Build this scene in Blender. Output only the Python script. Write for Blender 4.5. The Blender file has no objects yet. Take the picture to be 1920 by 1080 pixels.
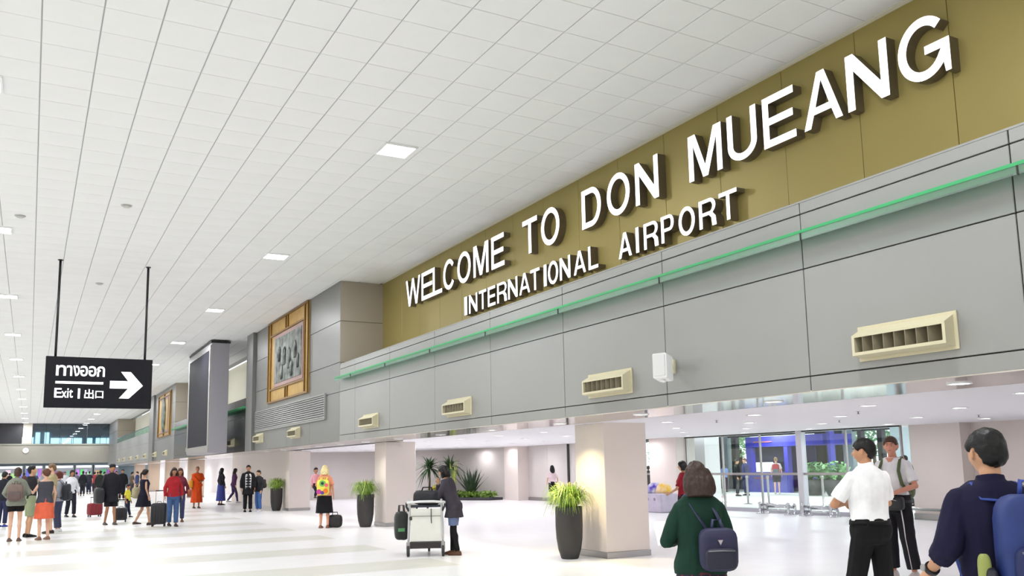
import bpy, bmesh, math, random
from mathutils import Vector, Matrix, noise
SC = bpy.context.scene
COL = SC.collection

# ------------------------------------------------------------------ camera
FPX, PITCH, YAW, ROLL, PPY, CAMZ = 1633.685, 0.1372, 0.5044, -0.0184, 646.99, 1.58
_cy, _sy, _cp, _sp, _cr, _sr = math.cos(YAW), math.sin(YAW), math.cos(PITCH), math.sin(PITCH), math.cos(ROLL), math.sin(ROLL)
FWD = Vector((_sy*_cp, _cy*_cp, _sp)); _r = Vector((_cy, -_sy, 0)); _u = _r.cross(FWD)
RGT = _cr*_r + _sr*_u; UPV = -_sr*_r + _cr*_u
cam_data = bpy.data.cameras.new('camera'); cam = bpy.data.objects.new('camera', cam_data); COL.objects.link(cam)
cam_data.sensor_width = 36.0; cam_data.lens = 36.0*FPX/1920.0
cam_data.shift_y = (PPY-540.0)/1920.0
cam_data.clip_end = 400
cam.matrix_world = Matrix(((RGT.x, UPV.x, -FWD.x, 0), (RGT.y, UPV.y, -FWD.y, 0), (RGT.z, UPV.z, -FWD.z, CAMZ), (0, 0, 0, 1)))
SC.camera = cam

# ------------------------------------------------------------------ daylight and exposure
world = bpy.data.worlds.new('overcast_sky'); SC.world = world; world.use_nodes = True
_bg = world.node_tree.nodes['Background']; _bg.inputs['Color'].default_value = (0.93, 0.97, 1.0, 1); _bg.inputs['Strength'].default_value = 2.0
SC.view_settings.view_transform = 'Standard'; SC.view_settings.look = 'None'; SC.view_settings.gamma = 1.0
SC.view_settings.use_curve_mapping = False
SC.view_settings.exposure = 0.13
LAMP_W = 126.0        # each square ceiling lamp
DOWN_W = 6.4         # each small round downlight

# ------------------------------------------------------------------ helpers
rnd = random.Random(7)
def lin(c):
    return tuple(((v/255.0)/12.92 if v/255.0 <= .04045 else ((v/255.0+.055)/1.055)**2.4) for v in c[:3])
MATS = {}
def M(name, rgb, rough=.55, metal=0.0, spec=.5, emit=0.0, var=0.0, vscale=6.0, bump=0.0, bscale=60.0, rgb2=None, alpha=None, trans=0.0, sub=0.0):
    """procedural principled material; colours are given as sRGB bytes"""
    if name in MATS: return MATS[name]
    m = bpy.data.materials.new(name); m.use_nodes = True; nt = m.node_tree; b = nt.nodes['Principled BSDF']
    c = (*lin(rgb), 1); b.inputs['Base Color'].default_value = c
    b.inputs['Roughness'].default_value = rough; b.inputs['Metallic'].default_value = metal
    b.inputs['Specular IOR Level'].default_value = spec
    if trans: b.inputs['Transmission Weight'].default_value = trans
    if emit:
        b.inputs['Emission Color'].default_value = c; b.inputs['Emission Strength'].default_value = emit
    if var or rgb2:
        tc = nt.nodes.new('ShaderNodeTexCoord'); n = nt.nodes.new('ShaderNodeTexNoise'); n.inputs['Scale'].default_value = vscale; n.inputs['Detail'].default_value = 4
        nt.links.new(tc.outputs['Object'], n.inputs['Vector'])
        mx = nt.nodes.new('ShaderNodeMix'); mx.data_type = 'RGBA'
        if rgb2: ca, cb = c, (*lin(rgb2), 1)
        else: ca = tuple(min(1, v*(1-var)) for v in c[:3])+(1,); cb = tuple(min(1, v*(1+var)) for v in c[:3])+(1,)
        mx.inputs[6].default_value = ca; mx.inputs[7].default_value = cb
        r = nt.nodes.new('ShaderNodeMapRange'); r.inputs[1].default_value = .35; r.inputs[2].default_value = .65
        nt.links.new(n.outputs[0], r.inputs[0]); nt.links.new(r.outputs[0], mx.inputs[0]); nt.links.new(mx.outputs[2], b.inputs['Base Color'])
    if bump:
        tc = nt.nodes.new('ShaderNodeTexCoord'); n = nt.nodes.new('ShaderNodeTexNoise'); n.inputs['Scale'].default_value = bscale; n.inputs['Detail'].default_value = 3
        nt.links.new(tc.outputs['Object'], n.inputs['Vector'])
        bp = nt.nodes.new('ShaderNodeBump'); bp.inputs['Strength'].default_value = bump; bp.inputs['Distance'].default_value = .02
        nt.links.new(n.outputs[0], bp.inputs['Height']); nt.links.new(bp.outputs[0], b.inputs['Normal'])
    MATS[name] = m; return m
def glass_mat(name, tint, refl=.12, rough=0.02):
    """thin architectural glass: mostly see-through, a little mirror"""
    if name in MATS: return MATS[name]
    m = bpy.data.materials.new(name); m.use_nodes = True; nt = m.node_tree; nt.nodes.clear()
    o = nt.nodes.new('ShaderNodeOutputMaterial'); t = nt.nodes.new('ShaderNodeBsdfTransparent'); g = nt.nodes.new('ShaderNodeBsdfGlossy'); mx = nt.nodes.new('ShaderNodeMixShader')
    t.inputs[0].default_value = (*lin(tint), 1); g.inputs['Roughness'].default_value = rough; mx.inputs[0].default_value = refl
    nt.links.new(t.outputs[0], mx.inputs[1]); nt.links.new(g.outputs[0], mx.inputs[2]); nt.links.new(mx.outputs[0], o.inputs[0])
    MATS[name] = m; return m

def org(o):
    v = Vector((0, 0, 0))
    while o is not None: v += o.location; o = o.parent
    return v
def tag(o, label=None, cat=None, group=None, kind=None):
    if label: o['label'] = label
    if cat: o['category'] = cat
    if group: o['group'] = group
    if kind: o['kind'] = kind
    return o
def empty(name, loc, label=None, cat=None, group=None, rz=0.0, kind=None):
    o = bpy.data.objects.new(name, None); COL.objects.link(o); o.location = loc; o.rotation_euler = (0, 0, rz); o.empty_display_size = .1
    return tag(o, label, cat, group, kind)
class MB:
    """collects shapes for ONE mesh object"""
    def __init__(s): s.v = []; s.f = []; s.sm = []
    def add(s, vs, fs, smooth=False):
        n = len(s.v); s.v += [tuple(p) for p in vs]; s.f += [tuple(i+n for i in f) for f in fs]; s.sm += [smooth]*len(fs); return s
    def box(s, x0, x1, y0, y1, z0, z1, bev=0.0):
        x0, x1 = sorted((x0, x1)); y0, y1 = sorted((y0, y1)); z0, z1 = sorted((z0, z1))
        if bev <= 0:
            return s.add([(x0,y0,z0),(x1,y0,z0),(x1,y1,z0),(x0,y1,z0),(x0,y0,z1),(x1,y0,z1),(x1,y1,z1),(x0,y1,z1)],
                         [(0,3,2,1),(4,5,6,7),(0,1,5,4),(1,2,6,5),(2,3,7,6),(3,0,4,7)])
        b = bev; vs = []
        for (X, sx) in ((x0, 1), (x1, -1)):
            for (Y, sy) in ((y0, 1), (y1, -1)):
                for (Z, sz) in ((z0, 1), (z1, -1)):
                    vs += [(X, Y+sy*b, Z+sz*b), (X+sx*b, Y, Z+sz*b), (X+sx*b, Y+sy*b, Z)]
        bm = bmesh.new(); [bm.verts.new(v) for v in vs]; bmesh.ops.convex_hull(bm, input=bm.verts)
        bm.verts.index_update(); s.add([v.co[:] for v in bm.verts], [[v.index for v in f.verts] for f in bm.faces]); bm.free(); return s
    def loft(s, rings, cap=True, smooth=True, closed=True):
        n = len(rings[0]); vs = [p for r in rings for p in r]; fs = []
        for k in range(len(rings)-1):
            for i in range(n if closed else n-1):
                j = (i+1) % n; fs.append((k*n+i, k*n+j, (k+1)*n+j, (k+1)*n+i))
        s.add(vs, fs, smooth)
        if cap and closed:
            m = len(s.v)-len(vs); s.f += [tuple(m+i for i in range(n))[::-1], tuple(m+(len(rings)-1)*n+i for i in range(n))]; s.sm += [False, False]
        return s
    def tube(s, pts, rad, n=10, smooth=True, flat=1.0):
        pts = [Vector(p) for p in pts]; rings = []
        if not isinstance(rad, (list, tuple)): rad = [rad]*len(pts)
        ref = None
        for i, p in enumerate(pts):
            t = (pts[min(i+1, len(pts)-1)]-pts[max(i-1, 0)]).normalized()
            if ref is None: ref = Vector((0, 0, 1)) if abs(t.z) < .9 else Vector((1, 0, 0))
            a = t.cross(ref).normalized(); b = a.cross(t).normalized(); ref = b
            r = rad[i]; ra, rb = (r if isinstance(r, (list, tuple)) else (r, r*flat))
            rings.append([p + a*math.cos(2*math.pi*k/n)*ra + b*math.sin(2*math.pi*k/n)*rb for k in range(n)])
        return s.loft(rings, True, smooth)
    def lathe(s, c, prof, n=24, smooth=True, cap=True):
        """prof: list of (radius, z)"""
        rings = [[(c[0]+r*math.cos(2*math.pi*k/n), c[1]+r*math.sin(2*math.pi*k/n), c[2]+z) for k in range(n)] for r, z in prof]
        return s.loft(rings, cap, smooth)
    def ball(s, c, rx, ry, rz, nu=14, nv=9):
        rings = []
        for j in range(1, nv):
            a = math.pi*j/nv-math.pi/2
            rings.append([(c[0]+rx*math.cos(a)*math.cos(2*math.pi*k/nu), c[1]+ry*math.cos(a)*math.sin(2*math.pi*k/nu), c[2]+rz*math.sin(a)) for k in range(nu)])
        return s.loft(rings, True, True)
    def poly_prism(s, pts, axis, a0, a1):
        """polygon (list of 2-D) extruded along axis 'x','y' or 'z'; 2-D order is the two other axes in xyz order"""
        def P(p, a): return {'x': (a, p[0], p[1]), 'y': (p[0], a, p[1]), 'z': (p[0], p[1], a)}[axis]
        n = len(pts); vs = [P(p, a0) for p in pts]+[P(p, a1) for p in pts]
        return s.add(vs, [tuple(range(n))[::-1], tuple(range(n, 2*n))]+[(i, (i+1) % n, n+(i+1) % n, n+i) for i in range(n)])
    def mesh(s, name, off):
        me = bpy.data.meshes.new(name); me.from_pydata([(p[0]-off[0], p[1]-off[1], p[2]-off[2]) for p in s.v], [], s.f)
        me.polygons.foreach_set('use_smooth', s.sm); me.validate(); 
        bm = bmesh.new(); bm.from_mesh(me); bmesh.ops.recalc_face_normals(bm, faces=bm.faces); bm.to_mesh(me); bm.free(); me.update(); return me
    def build(s, name, mat, parent=None, local=False, label=None, cat=None, group=None, kind=None):
        """world coordinates unless local; a top-level mesh gets its origin at its base centre"""
        if parent is not None:
            off = (0, 0, 0) if local else org(parent); loc = (0, 0, 0)
        else:
            xs, ys, zs = zip(*[p[:3] for p in s.v]); loc = ((min(xs)+max(xs))/2, (min(ys)+max(ys))/2, min(zs)); off = loc
        me = s.mesh(name, off); me.materials.append(mat)
        o = bpy.data.objects.new(name, me); COL.objects.link(o); o.location = loc; o.parent = parent
        return tag(o, label, cat, group, kind)
def part(name, mesh, parent, loc=(0, 0, 0)):
    o = bpy.data.objects.new(name, mesh); COL.objects.link(o); o.parent = parent; o.location = loc; return o
def copy_tree(o, parent=None, loc=None):
    c = o.copy(); COL.objects.link(c); c.parent = parent
    if loc is not None: c.location = loc
    for ch in o.children: copy_tree(ch, c)
    return c
def area_light(name, loc, size, watts, parent, color=(1, .98, .95), shape='SQUARE', spread=math.pi):
    d = bpy.data.lights.new(name, 'AREA'); d.energy = watts; d.size = size; d.shape = shape; d.color = color; d.spread = spread
    o = bpy.data.objects.new(name, d); COL.objects.link(o); o.parent = parent; o.location = loc; return o
def pix(X, Y, Z):
    d = Vector((X, Y, Z))-Vector((0, 0, CAMZ)); w = d.dot(FWD)
    if w < .1: return None
    return 960+FPX*d.dot(RGT)/w, PPY-FPX*d.dot(UPV)/w, w
# ------------------------------------------------------------------ materials of the place
m_tile = M('mineral_ceiling_tile', (238, 238, 237), .85, var=.02, vscale=1.2)
m_joint = M('ceiling_grid_shadow_gap', (176, 176, 176), .9)
m_floor = M('polished_white_terrazzo', (238, 237, 238), .3, spec=.3, var=.015, vscale=2.5)
m_stripe = M('beige_terrazzo_band', (217, 216, 208), .3, spec=.3, var=.03, vscale=3)
m_grey = M('grey_aluminium_panel', (148, 148, 146), .42, .2, .5, var=.02, vscale=.6)
m_grey2 = M('darker_grey_panel', (122, 122, 120), .4, .2, .5, var=.02, vscale=.6)
m_gap = M('dark_panel_joint', (58, 56, 54), .9)
m_gold = M('gold_metallic_panel', (152, 138, 82), .45, .3, .4, var=.03, vscale=.8)
m_brown = M('bronze_panel', (168, 159, 146), .45, .2, .4)
m_cream = M('cream_plaster', (226, 222, 206), .8)
m_pink = M('pale_pink_laminate', (228, 217, 211), .5, spec=.4, var=.01, vscale=1)
m_white = M('white_plaster', (248, 246, 249), .8)
m_mirror = M('polished_steel_soffit', (205, 200, 200), .09, .95)
m_chrome = M('chrome', (200, 200, 205), .15, 1.0)
m_steel = M('brushed_steel', (168, 165, 165), .35, .8)
m_black = M('satin_black', (22, 22, 26), .4)
m_dark = M('dark_trim_and_shaded_panel', (62, 62, 60), .25, .1)  # dark trim colour; also carries the shade on the screen bay's parapet
m_green = M('green_lit_glass', (52, 150, 92), .55, emit=.22)
m_lamp = M('lamp_diffuser', (255, 253, 250), .5, emit=9.0)
m_white_metal = M('white_powder_coat', (236, 236, 236), .4)
m_beige_plastic = M('beige_vent_plastic', (206, 198, 168), .5)
m_gwall = M('grey_wall_laminate', (214, 207, 203), .45, spec=.4, var=.02, vscale=1)
g_clear = glass_mat('clear_glass', (246, 251, 251), .06)
g_green = glass_mat('green_edge_glass', (212, 236, 228), .15, .35)
ZC = 6.624; XF = 7.14; XG = 8.35; ZB = 2.28; ZI = 2.44
SEAM = [1.75, 4.16, 6.47, 8.83, 11.29, 13.74, 16.21, 18.76, 21.2, 22.45]

# ------------------------------------------------------------------ floor
floor = MB().box(-14, 20.0, -6, 125, -.12, 0).build('floor', m_floor, kind='structure')
for k in range(-3, 25):
    y = 13.1+3.3*k
    MB().box(-14, 6.2, y, y+1.3, -.06, .0015).build('inlaid_band', m_stripe, floor)
# ------------------------------------------------------------------ main ceiling: the 300 tiles that show largest are single parts
GX, GY, T = -.125, 10.536, .6
ceiling = MB().box(-14, 8.6, -6, 100, ZC+.012, ZC+.12).build('ceiling', m_joint, kind='structure')
def tile_mb(x, y):
    a, b = .007, .004; h = .006; x0, x1, y0, y1 = x+a, x+T-a, y+b, y+T-b
    m = MB(); zt, zb = ZC+.014, ZC
    m.add([(x0, y0, zt), (x1, y0, zt), (x1, y1, zt), (x0, y1, zt), (x0, y0, zb+.004), (x1, y0, zb+.004), (x1, y1, zb+.004), (x0, y1, zb+.004),
           (x0+h, y0+h, zb), (x1-h, y0+h, zb), (x1-h, y1-h, zb), (x0+h, y1-h, zb)],
          [(0, 1, 5, 4), (1, 2, 6, 5), (2, 3, 7, 6), (3, 0, 4, 7), (4, 5, 9, 8), (5, 6, 10, 9), (6, 7, 11, 10), (7, 4, 8, 11), (8, 9, 10, 11)])
    return m
cells = []
for i in range(-23, 14):
    for j in range(-27, 149):
        x, y = GX+T*i, GY+T*j
        ps = [pix(x+dx, y+dy, ZC) for dx in (0, T) for dy in (0, T)]; area = 0
        if all(ps):
            u = sum(p[0] for p in ps)/4; v = sum(p[1] for p in ps)/4
            if -40 < u < 1960 and -40 < v < 1120: area = 1e6/ps[0][2]**3
        cells.append((area, x, y))
cells.sort(key=lambda c: -c[0])
t0 = tile_mb(0, 0); tm = t0.mesh('ceiling_tile', (0, 0, ZC)); tm.materials.append(m_tile)
co = org(ceiling)
for a, x, y in cells[:300]: part('ceiling_tile', tm, ceiling, (x-co.x, y-co.y, ZC-co.z))
far = MB()
for a, x, y in cells[300:]:
    t = tile_mb(x, y); far.add(t.v, t.f)
far.build('ceiling_tiles', m_tile, ceiling, kind='stuff')
MB().box(8.28, XG+.02, -6, 22.4, ZC-.004, ZC+.02).build('edge_trim', m_cream, ceiling)

# ------------------------------------------------------------------ right facade: panel cladding builder
def panels_x(parent, xface, ycuts, zcuts, mat, gap=.006, depth=.03, name='panel', jitter=0.0):
    """panels facing -X, one object each"""
    for a, b in zip(ycuts[:-1], ycuts[1:]):
        for c, d in zip(zcuts[:-1], zcuts[1:]):
            MB().box(xface, xface+depth, a+gap, b-gap, c+gap, d-gap, .004).build(name, mat, parent)
def panels_y(parent, yface, xcuts, zcuts, mat, gap=.005, depth=.03, name='panel'):
    for a, b in zip(xcuts[:-1], xcuts[1:]):
        for c, d in zip(zcuts[:-1], zcuts[1:]):
            MB().box(a+gap, b-gap, yface, yface+depth, c+gap, d-gap, .004).build(name, mat, parent)
# grey band under the sign
wall_r = MB().box(XF+.03, XF+.25, SEAM[0], 22.45, ZB+.01, 4.33).build('wall_right', m_gap, kind='structure')
panels_x(wall_r, XF, SEAM, [ZB, 2.45, 3.60, 4.20, 4.33], m_grey)
MB().box(XF, XG, SEAM[0], 22.4, 4.325, 4.345).build('ledge_top', m_grey, wall_r)
# gold wall
wall_g = MB().box(XG+.03, XG+.2, -6, 22.6, 4.0, ZC+.05).build('wall_gold', m_gap, kind='structure')
gy = [-1.2]+[.1+1.2*0]+[1.75, 2.97, 4.18, 5.38, 6.57, 7.73, 8.95]; gy = gy[:1]+gy[2:]
while gy[-1] < 21.3: gy.append(gy[-1]+1.21)
gy[-1] = 22.5
panels_x(wall_g, XG, gy, [4.3, ZC], m_gold, gap=.003)
# mirror soffit
soffit = MB().box(XF, 8.42, -6, 100, ZB, ZB+.02).build('trim_1', m_mirror, kind='structure')
MB().box(8.40, 8.44, -6, 100, ZB, ZI+.1).build('trim_2', m_white, kind='structure')
# block with painting
def block(y0, y1, ycuts, nm, grille=None):
    w = MB().box(XF+.03, XG+.6, y0+.03, y1, ZB+.01, ZC+.02).build(nm, m_gap, kind='structure')
    panels_x(w, XF, ycuts, [ZB, 3.60, 4.40, 5.52, ZC], m_grey2)
    panels_y(w, y0, [XF, XG+.6], [ZB, 3.6, 4.40, 5.52, ZC], m_brown)
    return w
blk1 = block(22.47, 33.5, [22.47, 25.3, 27.9, 30.5, 32.45], 'wall_block_1')
MB().box(XF-.12, XF+.03, 32.47, 33.5, ZB, ZC).build('pilaster', m_grey2, blk1)
blk2 = block(52.85, 64.0, [52.85, 54.2, 60.1, 61.8, 64.0], 'wall_block_2')
MB().box(XF-.12, XF+.03, 61.9, 64.0, ZB, ZC).build('pilaster', m_grey2, blk2)
blk3 = block(90.4, 99.9, [90.4, 93, 96, 99.9], 'wall_block_3')
# bays between the blocks: parapet, glass strip, cream wall behind
def bay(y0, y1, mat, nm, cuts):
    w = MB().box(XF+.03, XF+.2, y0, y1, ZB+.01, 4.33).build(nm, m_gap, kind='structure')
    panels_x(w, XF, cuts, [ZB, 2.45, 3.60, 4.33], mat)
    MB().box(XG+.35, XG+.5, y0, y1, 4.0, ZC+.02).build(nm.replace('parapet', 'back'), m_cream, kind='structure')
bay(33.5, 52.85, m_dark, 'wall_parapet_1', [33.5, 36, 38.5, 41, 43.5, 46, 48.5, 52.85])  # shadow behind the screen box is put into the dark panel colour
bay(64.0, 90.4, m_grey, 'wall_parapet_2', [64+2.64*i for i in range(11)])
def strip(y0, y1, lab, full=True):
    e = empty('light_ledge', (XF-.09, (y0+y1)/2, 3.86), lab, 'light strip')
    MB().box(XF-.19, XF-.005, y0, y1, 3.935, 3.965).build('green_bar', m_green, e)
    MB().box(XF-.185, XF-.175, y0, y1, 3.86, 3.935).build('glass_lip', g_green, e)
    for s in SEAM[1:]:
        if y0 < s-.08 < y1 and full: MB().box(XF-.192, XF-.168, s-.16, s-.15, 3.855, 3.935).build('clip', m_dark, e)
strip(1.8, 22.35, 'long green lit glass ledge running across the grey band below the letters')
strip(33.6, 52.8, 'green lit glass ledge on the dark parapet behind the big screen', False)
e = empty('glass_balustrade', (XF+.05, 77.2, 4.0), 'far greenish glass balustrade on the parapet past the second painting', 'balustrade')
for i in range(10): MB().box(XF+.02, XF+.035, 64.1+2.64*i, 64.1+2.64*i+2.6, 3.75, 4.72).build('glass_pane', g_green, e)
MB().box(XF+.0, XF+.05, 64.1, 90.4, 4.72, 4.76).build('top_rail', m_chrome, e)
# ------------------------------------------------------------------ far end wall
YF = 100.0
far_w = MB().box(-14, 9, YF, YF+.4, 2.65, 4.5).build('wall_far', M('far_wall_grey', (160, 156, 146), .6), kind='structure')
for a, b in ((-14.0, -9.0), (-9.0, -4.2), (-4.2, -.72)):
    MB().box(a+.03, b-.03, YF-.04, YF+.3, 4.6, ZC).build('dark_panel', M('charcoal_panel', (48, 48, 54), .5), far_w)
MB().box(-.72, .1, YF-.05, YF+.4, 4.5, ZC).build('mullion_pier', M('far_pier', (196, 190, 178), .6), far_w)
MB().box(-14, 9, YF-.06, YF, 4.46, 4.6).build('sill', M('far_sill', (150, 150, 140), .6), far_w)
win = empty('window_1', (3.7, YF, 4.6), kind='structure')
for i in range(6):
    a = .1+i*1.24; MB().box(a+.02, a+1.22, YF+.05, YF+.07, 4.6, ZC).build('pane', glass_mat('far_dark_glass', (176, 196, 206), .08), win)
for i in range(7):
    a = .1+i*1.24; MB().box(a-.02, a+.02, YF+.02, YF+.1, 4.6, ZC).build('mullion', m_dark, win)
# the room behind that window and the hall under it
MB().box(-14, 20, 124, 124.3, -.1, 9).build('wall_back', M('far_hall_back', (150, 166, 172), .7), kind='structure')
MB().box(-14, 20, YF+.4, 124, 4.3, 4.5).build('ceiling_low', M('low_ceiling', (225, 225, 230), .8), kind='structure')
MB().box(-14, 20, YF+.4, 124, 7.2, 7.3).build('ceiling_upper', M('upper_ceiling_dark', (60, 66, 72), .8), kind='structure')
up = empty('window_2', (4, 123.9, 4.7), kind='structure')
for i, (a, b, z1) in enumerate(((-1.2, .3, 5.5), (.5, 1.0, 6.1), (1.5, 2.0, 6.1), (2.2, 3.3, 5.4), (3.4, 4.5, 5.4), (4.6, 5.7, 5.4), (6.3, 6.9, 5.4), (7.3, 8.5, 5.4), (8.6, 9.6, 5.4), (9.7, 9.95, 6.1))):
    MB().box(a, b, 123.85, 123.95, 5.2, z1+.62).build('pane', M('daylit_pane', (240, 250, 255), .5, emit=4.0), up)
# ------------------------------------------------------------------ low hall on the right
ceil_i = MB().box(8.44, 21.2, -6, 60, ZI, ZI+.1).build('ceiling_low_hall', m_white, kind='structure')
XW = 20.0
def pillar(x0, x1, y0, y1, nm='pillar', top=ZB, lab=None, base=m_steel, mat=None, g='pillars along the arcade'):
    e = empty(nm, ((x0+x1)/2, (y0+y1)/2, 0), lab, 'pillar', g)
    MB().box(x0, x1, y0, y1, .10, top, .008).build('shaft', mat or m_pink, e)
    MB().box(x0-.012, x1+.012, y0-.012, y1+.012, 0, .10, .004).build('skirting', base, e)
    return e
pillar(8.57, 9.47, 12.35, 13.25, lab='nearest pale square pillar with steel skirting, lit warm on its hall side')
pillar(8.50, 9.38, 22.63, 23.5, lab='pale square pillar behind the middle potted grass')
pillar(8.80, 9.62, 33.9, 34.8, lab='pale square pillar right of the farthest large potted plant')
pillar(8.57, 9.47, 2.0, 2.9, lab='pale square pillar just right of the frame')
# infill wall beyond the third pillar and back walls of the low hall
MB().box(9.3, 9.5, 34.8, 47.3, 0, ZI).build('wall_infill', m_pink, kind='structure')
MB().box(9.5, 17.6, 45.0, 45.2, 0, ZI).build('wall_recess', m_gwall, kind='structure')
MB().poly_prism([(17.5, 45.0), (20.0, 36.2), (20.3, 36.2), (17.8, 45.3)], 'z', 0, ZI).build('wall_diagonal', m_gwall, kind='structure')
MB().box(19.45, 20.3, 34.9, 36.2, 0, ZI).build('wall_pier', m_pink, kind='structure')
wsw = MB().box(20.03, 20.2, 26.9, 34.9, 0, ZI).build('wall_side_low', m_gap, kind='structure')
panels_x(wsw, XW, [26.9, 29.2, 31.4, 33.2, 34.9], [0.14, ZI], m_gwall)
MB().box(19.97, 20.03, 26.9, 34.9, 0, .14).build('baseboard_low', m_steel, kind='structure')
MB().box(17.3, 17.5, 44.9, 45.0, 0, .1).build('baseboard_recess', m_dark, kind='structure')
MB().box(19.92, 20.0, 31.38, 31.46, 0, ZI).build('trim_3', m_dark, kind='structure')
# right part: pier and wall right of the glass doors
MB().box(20.3, 21.0, 13.75, 15.2, .16, ZI).build('wall_door_pier', m_pink, kind='structure')
MB().box(20.28, 21.0, 13.73, 15.22, 0, .16).build('baseboard_pier', m_steel, kind='structure')
MB().box(20.75, 21.0, 2, 13.75, .16, ZI).build('wall_low_right', m_pink, kind='structure')
MB().box(20.73, 21.0, 2, 13.75, 0, .16).build('baseboard_low_right', m_steel, kind='structure')
MB().box(8.44, 21, -6.2, -6, 0, ZI).build('wall_low_back', m_pink, kind='structure')
e = empty('crash_rail', (20.15, 12.6, .2), 'chrome crash rail along the foot of the pale wall at right', 'rail')
MB().tube([(20.13, 15.15, .27), (20.13, 8, .27)], .035).build('tube', m_chrome, e)
for y in (15.0, 13.9, 12, 10): MB().tube([(20.13, y, .27), (20.72 if y < 13.7 else 20.3, y, .27)], .02).build('bracket', m_chrome, e)
# opposite side of the hall and the wall behind the camera
MB().box(-14.3, -14, -6, 125, 0, 6.7).build('wall_left', m_cream, kind='structure')
MB().box(-14.3, 8.6, -6.3, -6, 0, 6.7).build('wall_behind', m_cream, kind='structure')
# ------------------------------------------------------------------ ceiling lamps
def lamp(x, y, lab, light=True):
    e = empty('ceiling_lamp', (x, y, ZC-.03), lab, 'lamp', 'square ceiling lamps of the hall')
    s = .27
    fr = MB()
    for a, b, c, d in ((-s, s, -s, -s+.03), (-s, s, s-.03, s), (-s, -s+.03, -s+.03, s-.03), (s-.03, s, -s+.03, s-.03)):
        fr.box(x+a, x+b, y+c, y+d, ZC-.03, ZC)
    fr.build('frame', m_white_metal, e)
    MB().box(x-s+.03, x+s-.03, y-s+.03, y+s-.03, ZC-.022, ZC-.002).build('diffuser', m_lamp, e)
    if light: area_light('lamp_light', (0, 0, -.02), .46, LAMP_W, e, (.95, .975, 1))
ordn = ['nearest', 'second nearest', 'third nearest', 'fourth nearest', 'fifth', 'sixth', 'seventh', 'eighth', 'ninth', 'tenth', 'eleventh', 'twelfth']
for k in range(12):
    lamp(4.9, 12.6+7.83*k, 'square ceiling lamp in the row beside the sign, %s in view' % ordn[k])
for k in range(11):
    lamp(-.82+.03*k, 20.45+7.8*k, 'square ceiling lamp in the row at the left edge, %s in view' % ordn[k])
for x, ys in ((4.9, (4.77, -3.0)), (-.82, (12.6, 4.8, -3)), (-6.6, [-3+7.8*k for k in range(12)]), (-12, [1+7.8*k for k in range(12)])):  # unseen lamps carrying on the hall's rows, put in for their light
    for y in ys: lamp(x, y, 'unseen square ceiling lamp in a row left of or above the frame')
# ceiling detectors
for x, y, l in ((1.38, 17.6, 'nearest round grey smoke detector on the ceiling tiles'), (1.41, 25.4, 'round grey smoke detector on the ceiling above the exit sign'), (-.4, 19.2, 'faint round smoke detector on the ceiling left of the exit sign rods')):
    e = empty('smoke_detector', (x, y, ZC-.04), l, 'detector', 'smoke detectors')
    MB().lathe((x, y, ZC-.012), [(.10, 0), (.10, .012)], 20).build('base', M('detector_grey', (196, 196, 192), .6), e)
    MB().lathe((x, y, ZC-.045), [(.02, 0), (.06, .004), (.075, .02), (.075, .033)], 20).build('dome', M('detector_grey', (196, 196, 192), .6), e)
# round downlights
def downlight(x, y, z, r, lab, grp, watts, color, spread=math.radians(165)):
    e = empty('downlight', (x, y, z-.012), lab, 'downlight', grp)
    MB().lathe((x, y, z-.012), [(r*.8, .006), (r*.85, 0), (r, .002), (r, .012)], 20, cap=False).build('rim', m_white_metal, e)
    MB().lathe((x, y, z-.006), [(r*.82, 0), (r*.82, .004)], 20).build('lens', m_lamp, e)
    area_light('downlight_light', (0, 0, -.004), r*1.4, watts, e, color, 'DISK', spread)
ORD = ['first', 'second', 'third', 'fourth', 'fifth', 'sixth', 'seventh', 'eighth', 'ninth', 'tenth', 'eleventh', 'twelfth', 'thirteenth', 'fourteenth', 'fifteenth', 'sixteenth']
for i, x in enumerate((11.9, 14.25, 16.6, 18.95)):
    for k in range(15):
        y = 7.05+2.57*k
        if y > 44 or (x > 17.5 and y > 38): continue
        downlight(x, y, ZI, .15, 'low-hall downlight, %s, %s from the right edge' % (('row nearest the pillars', 'second row from the pillars', 'second row from the glass', 'row nearest the glass')[i], ORD[k]), 'downlights of the low hall', DOWN_W*(1 if y < 24 else 2.2), (.97, .955, 1))
for k in range(4):
    downlight(9.9, 10.0+5.2*k+(2.2 if k > 0 else 0), ZI, .14, 'round downlight just behind the mirror soffit, %s to the camera' % ('closest', 'second closest', 'third closest', 'farthest')[k], 'downlights behind the soffit', DOWN_W*2, (1, .97, .98))
for k, y in enumerate((2.9, 5.21, 7.6, 10.2, 12.75, 15.28, 17.75, 20.3, 22.7, 24.9, 27.1, 29.2, 31.5, 34)):
    wm = k == 4
    downlight(7.95 if y > 11 else 7.75, y, ZB, .115, 'round downlight in the mirror soffit, warm, beside the nearest pillar' if wm else 'round downlight in the mirror soffit under the grey band, %s from the right edge' % ORD[k], None if wm else 'downlights of the mirror soffit', 26 if wm else 6, (1, .83, .45) if wm else (1, .93, .85), math.radians(110))
# sprinklers and faint ceiling ripples
for x, y in ((13.2, 10.9), (15.6, 13.4), (12.6, 14.0), (17.2, 11.2), (12.9, 19.6)):
    e = empty('sprinkler', (x, y, ZI-.05), 'tiny sprinkler head under the white low ceiling', 'sprinkler', 'sprinklers of the low hall')
    MB().lathe((x, y, ZI-.05), [(.03, 0), (.03, .006), (.012, .01), (.012, .044), (.04, .046), (.04, .05)], 10).build('head', m_steel, e)

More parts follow.
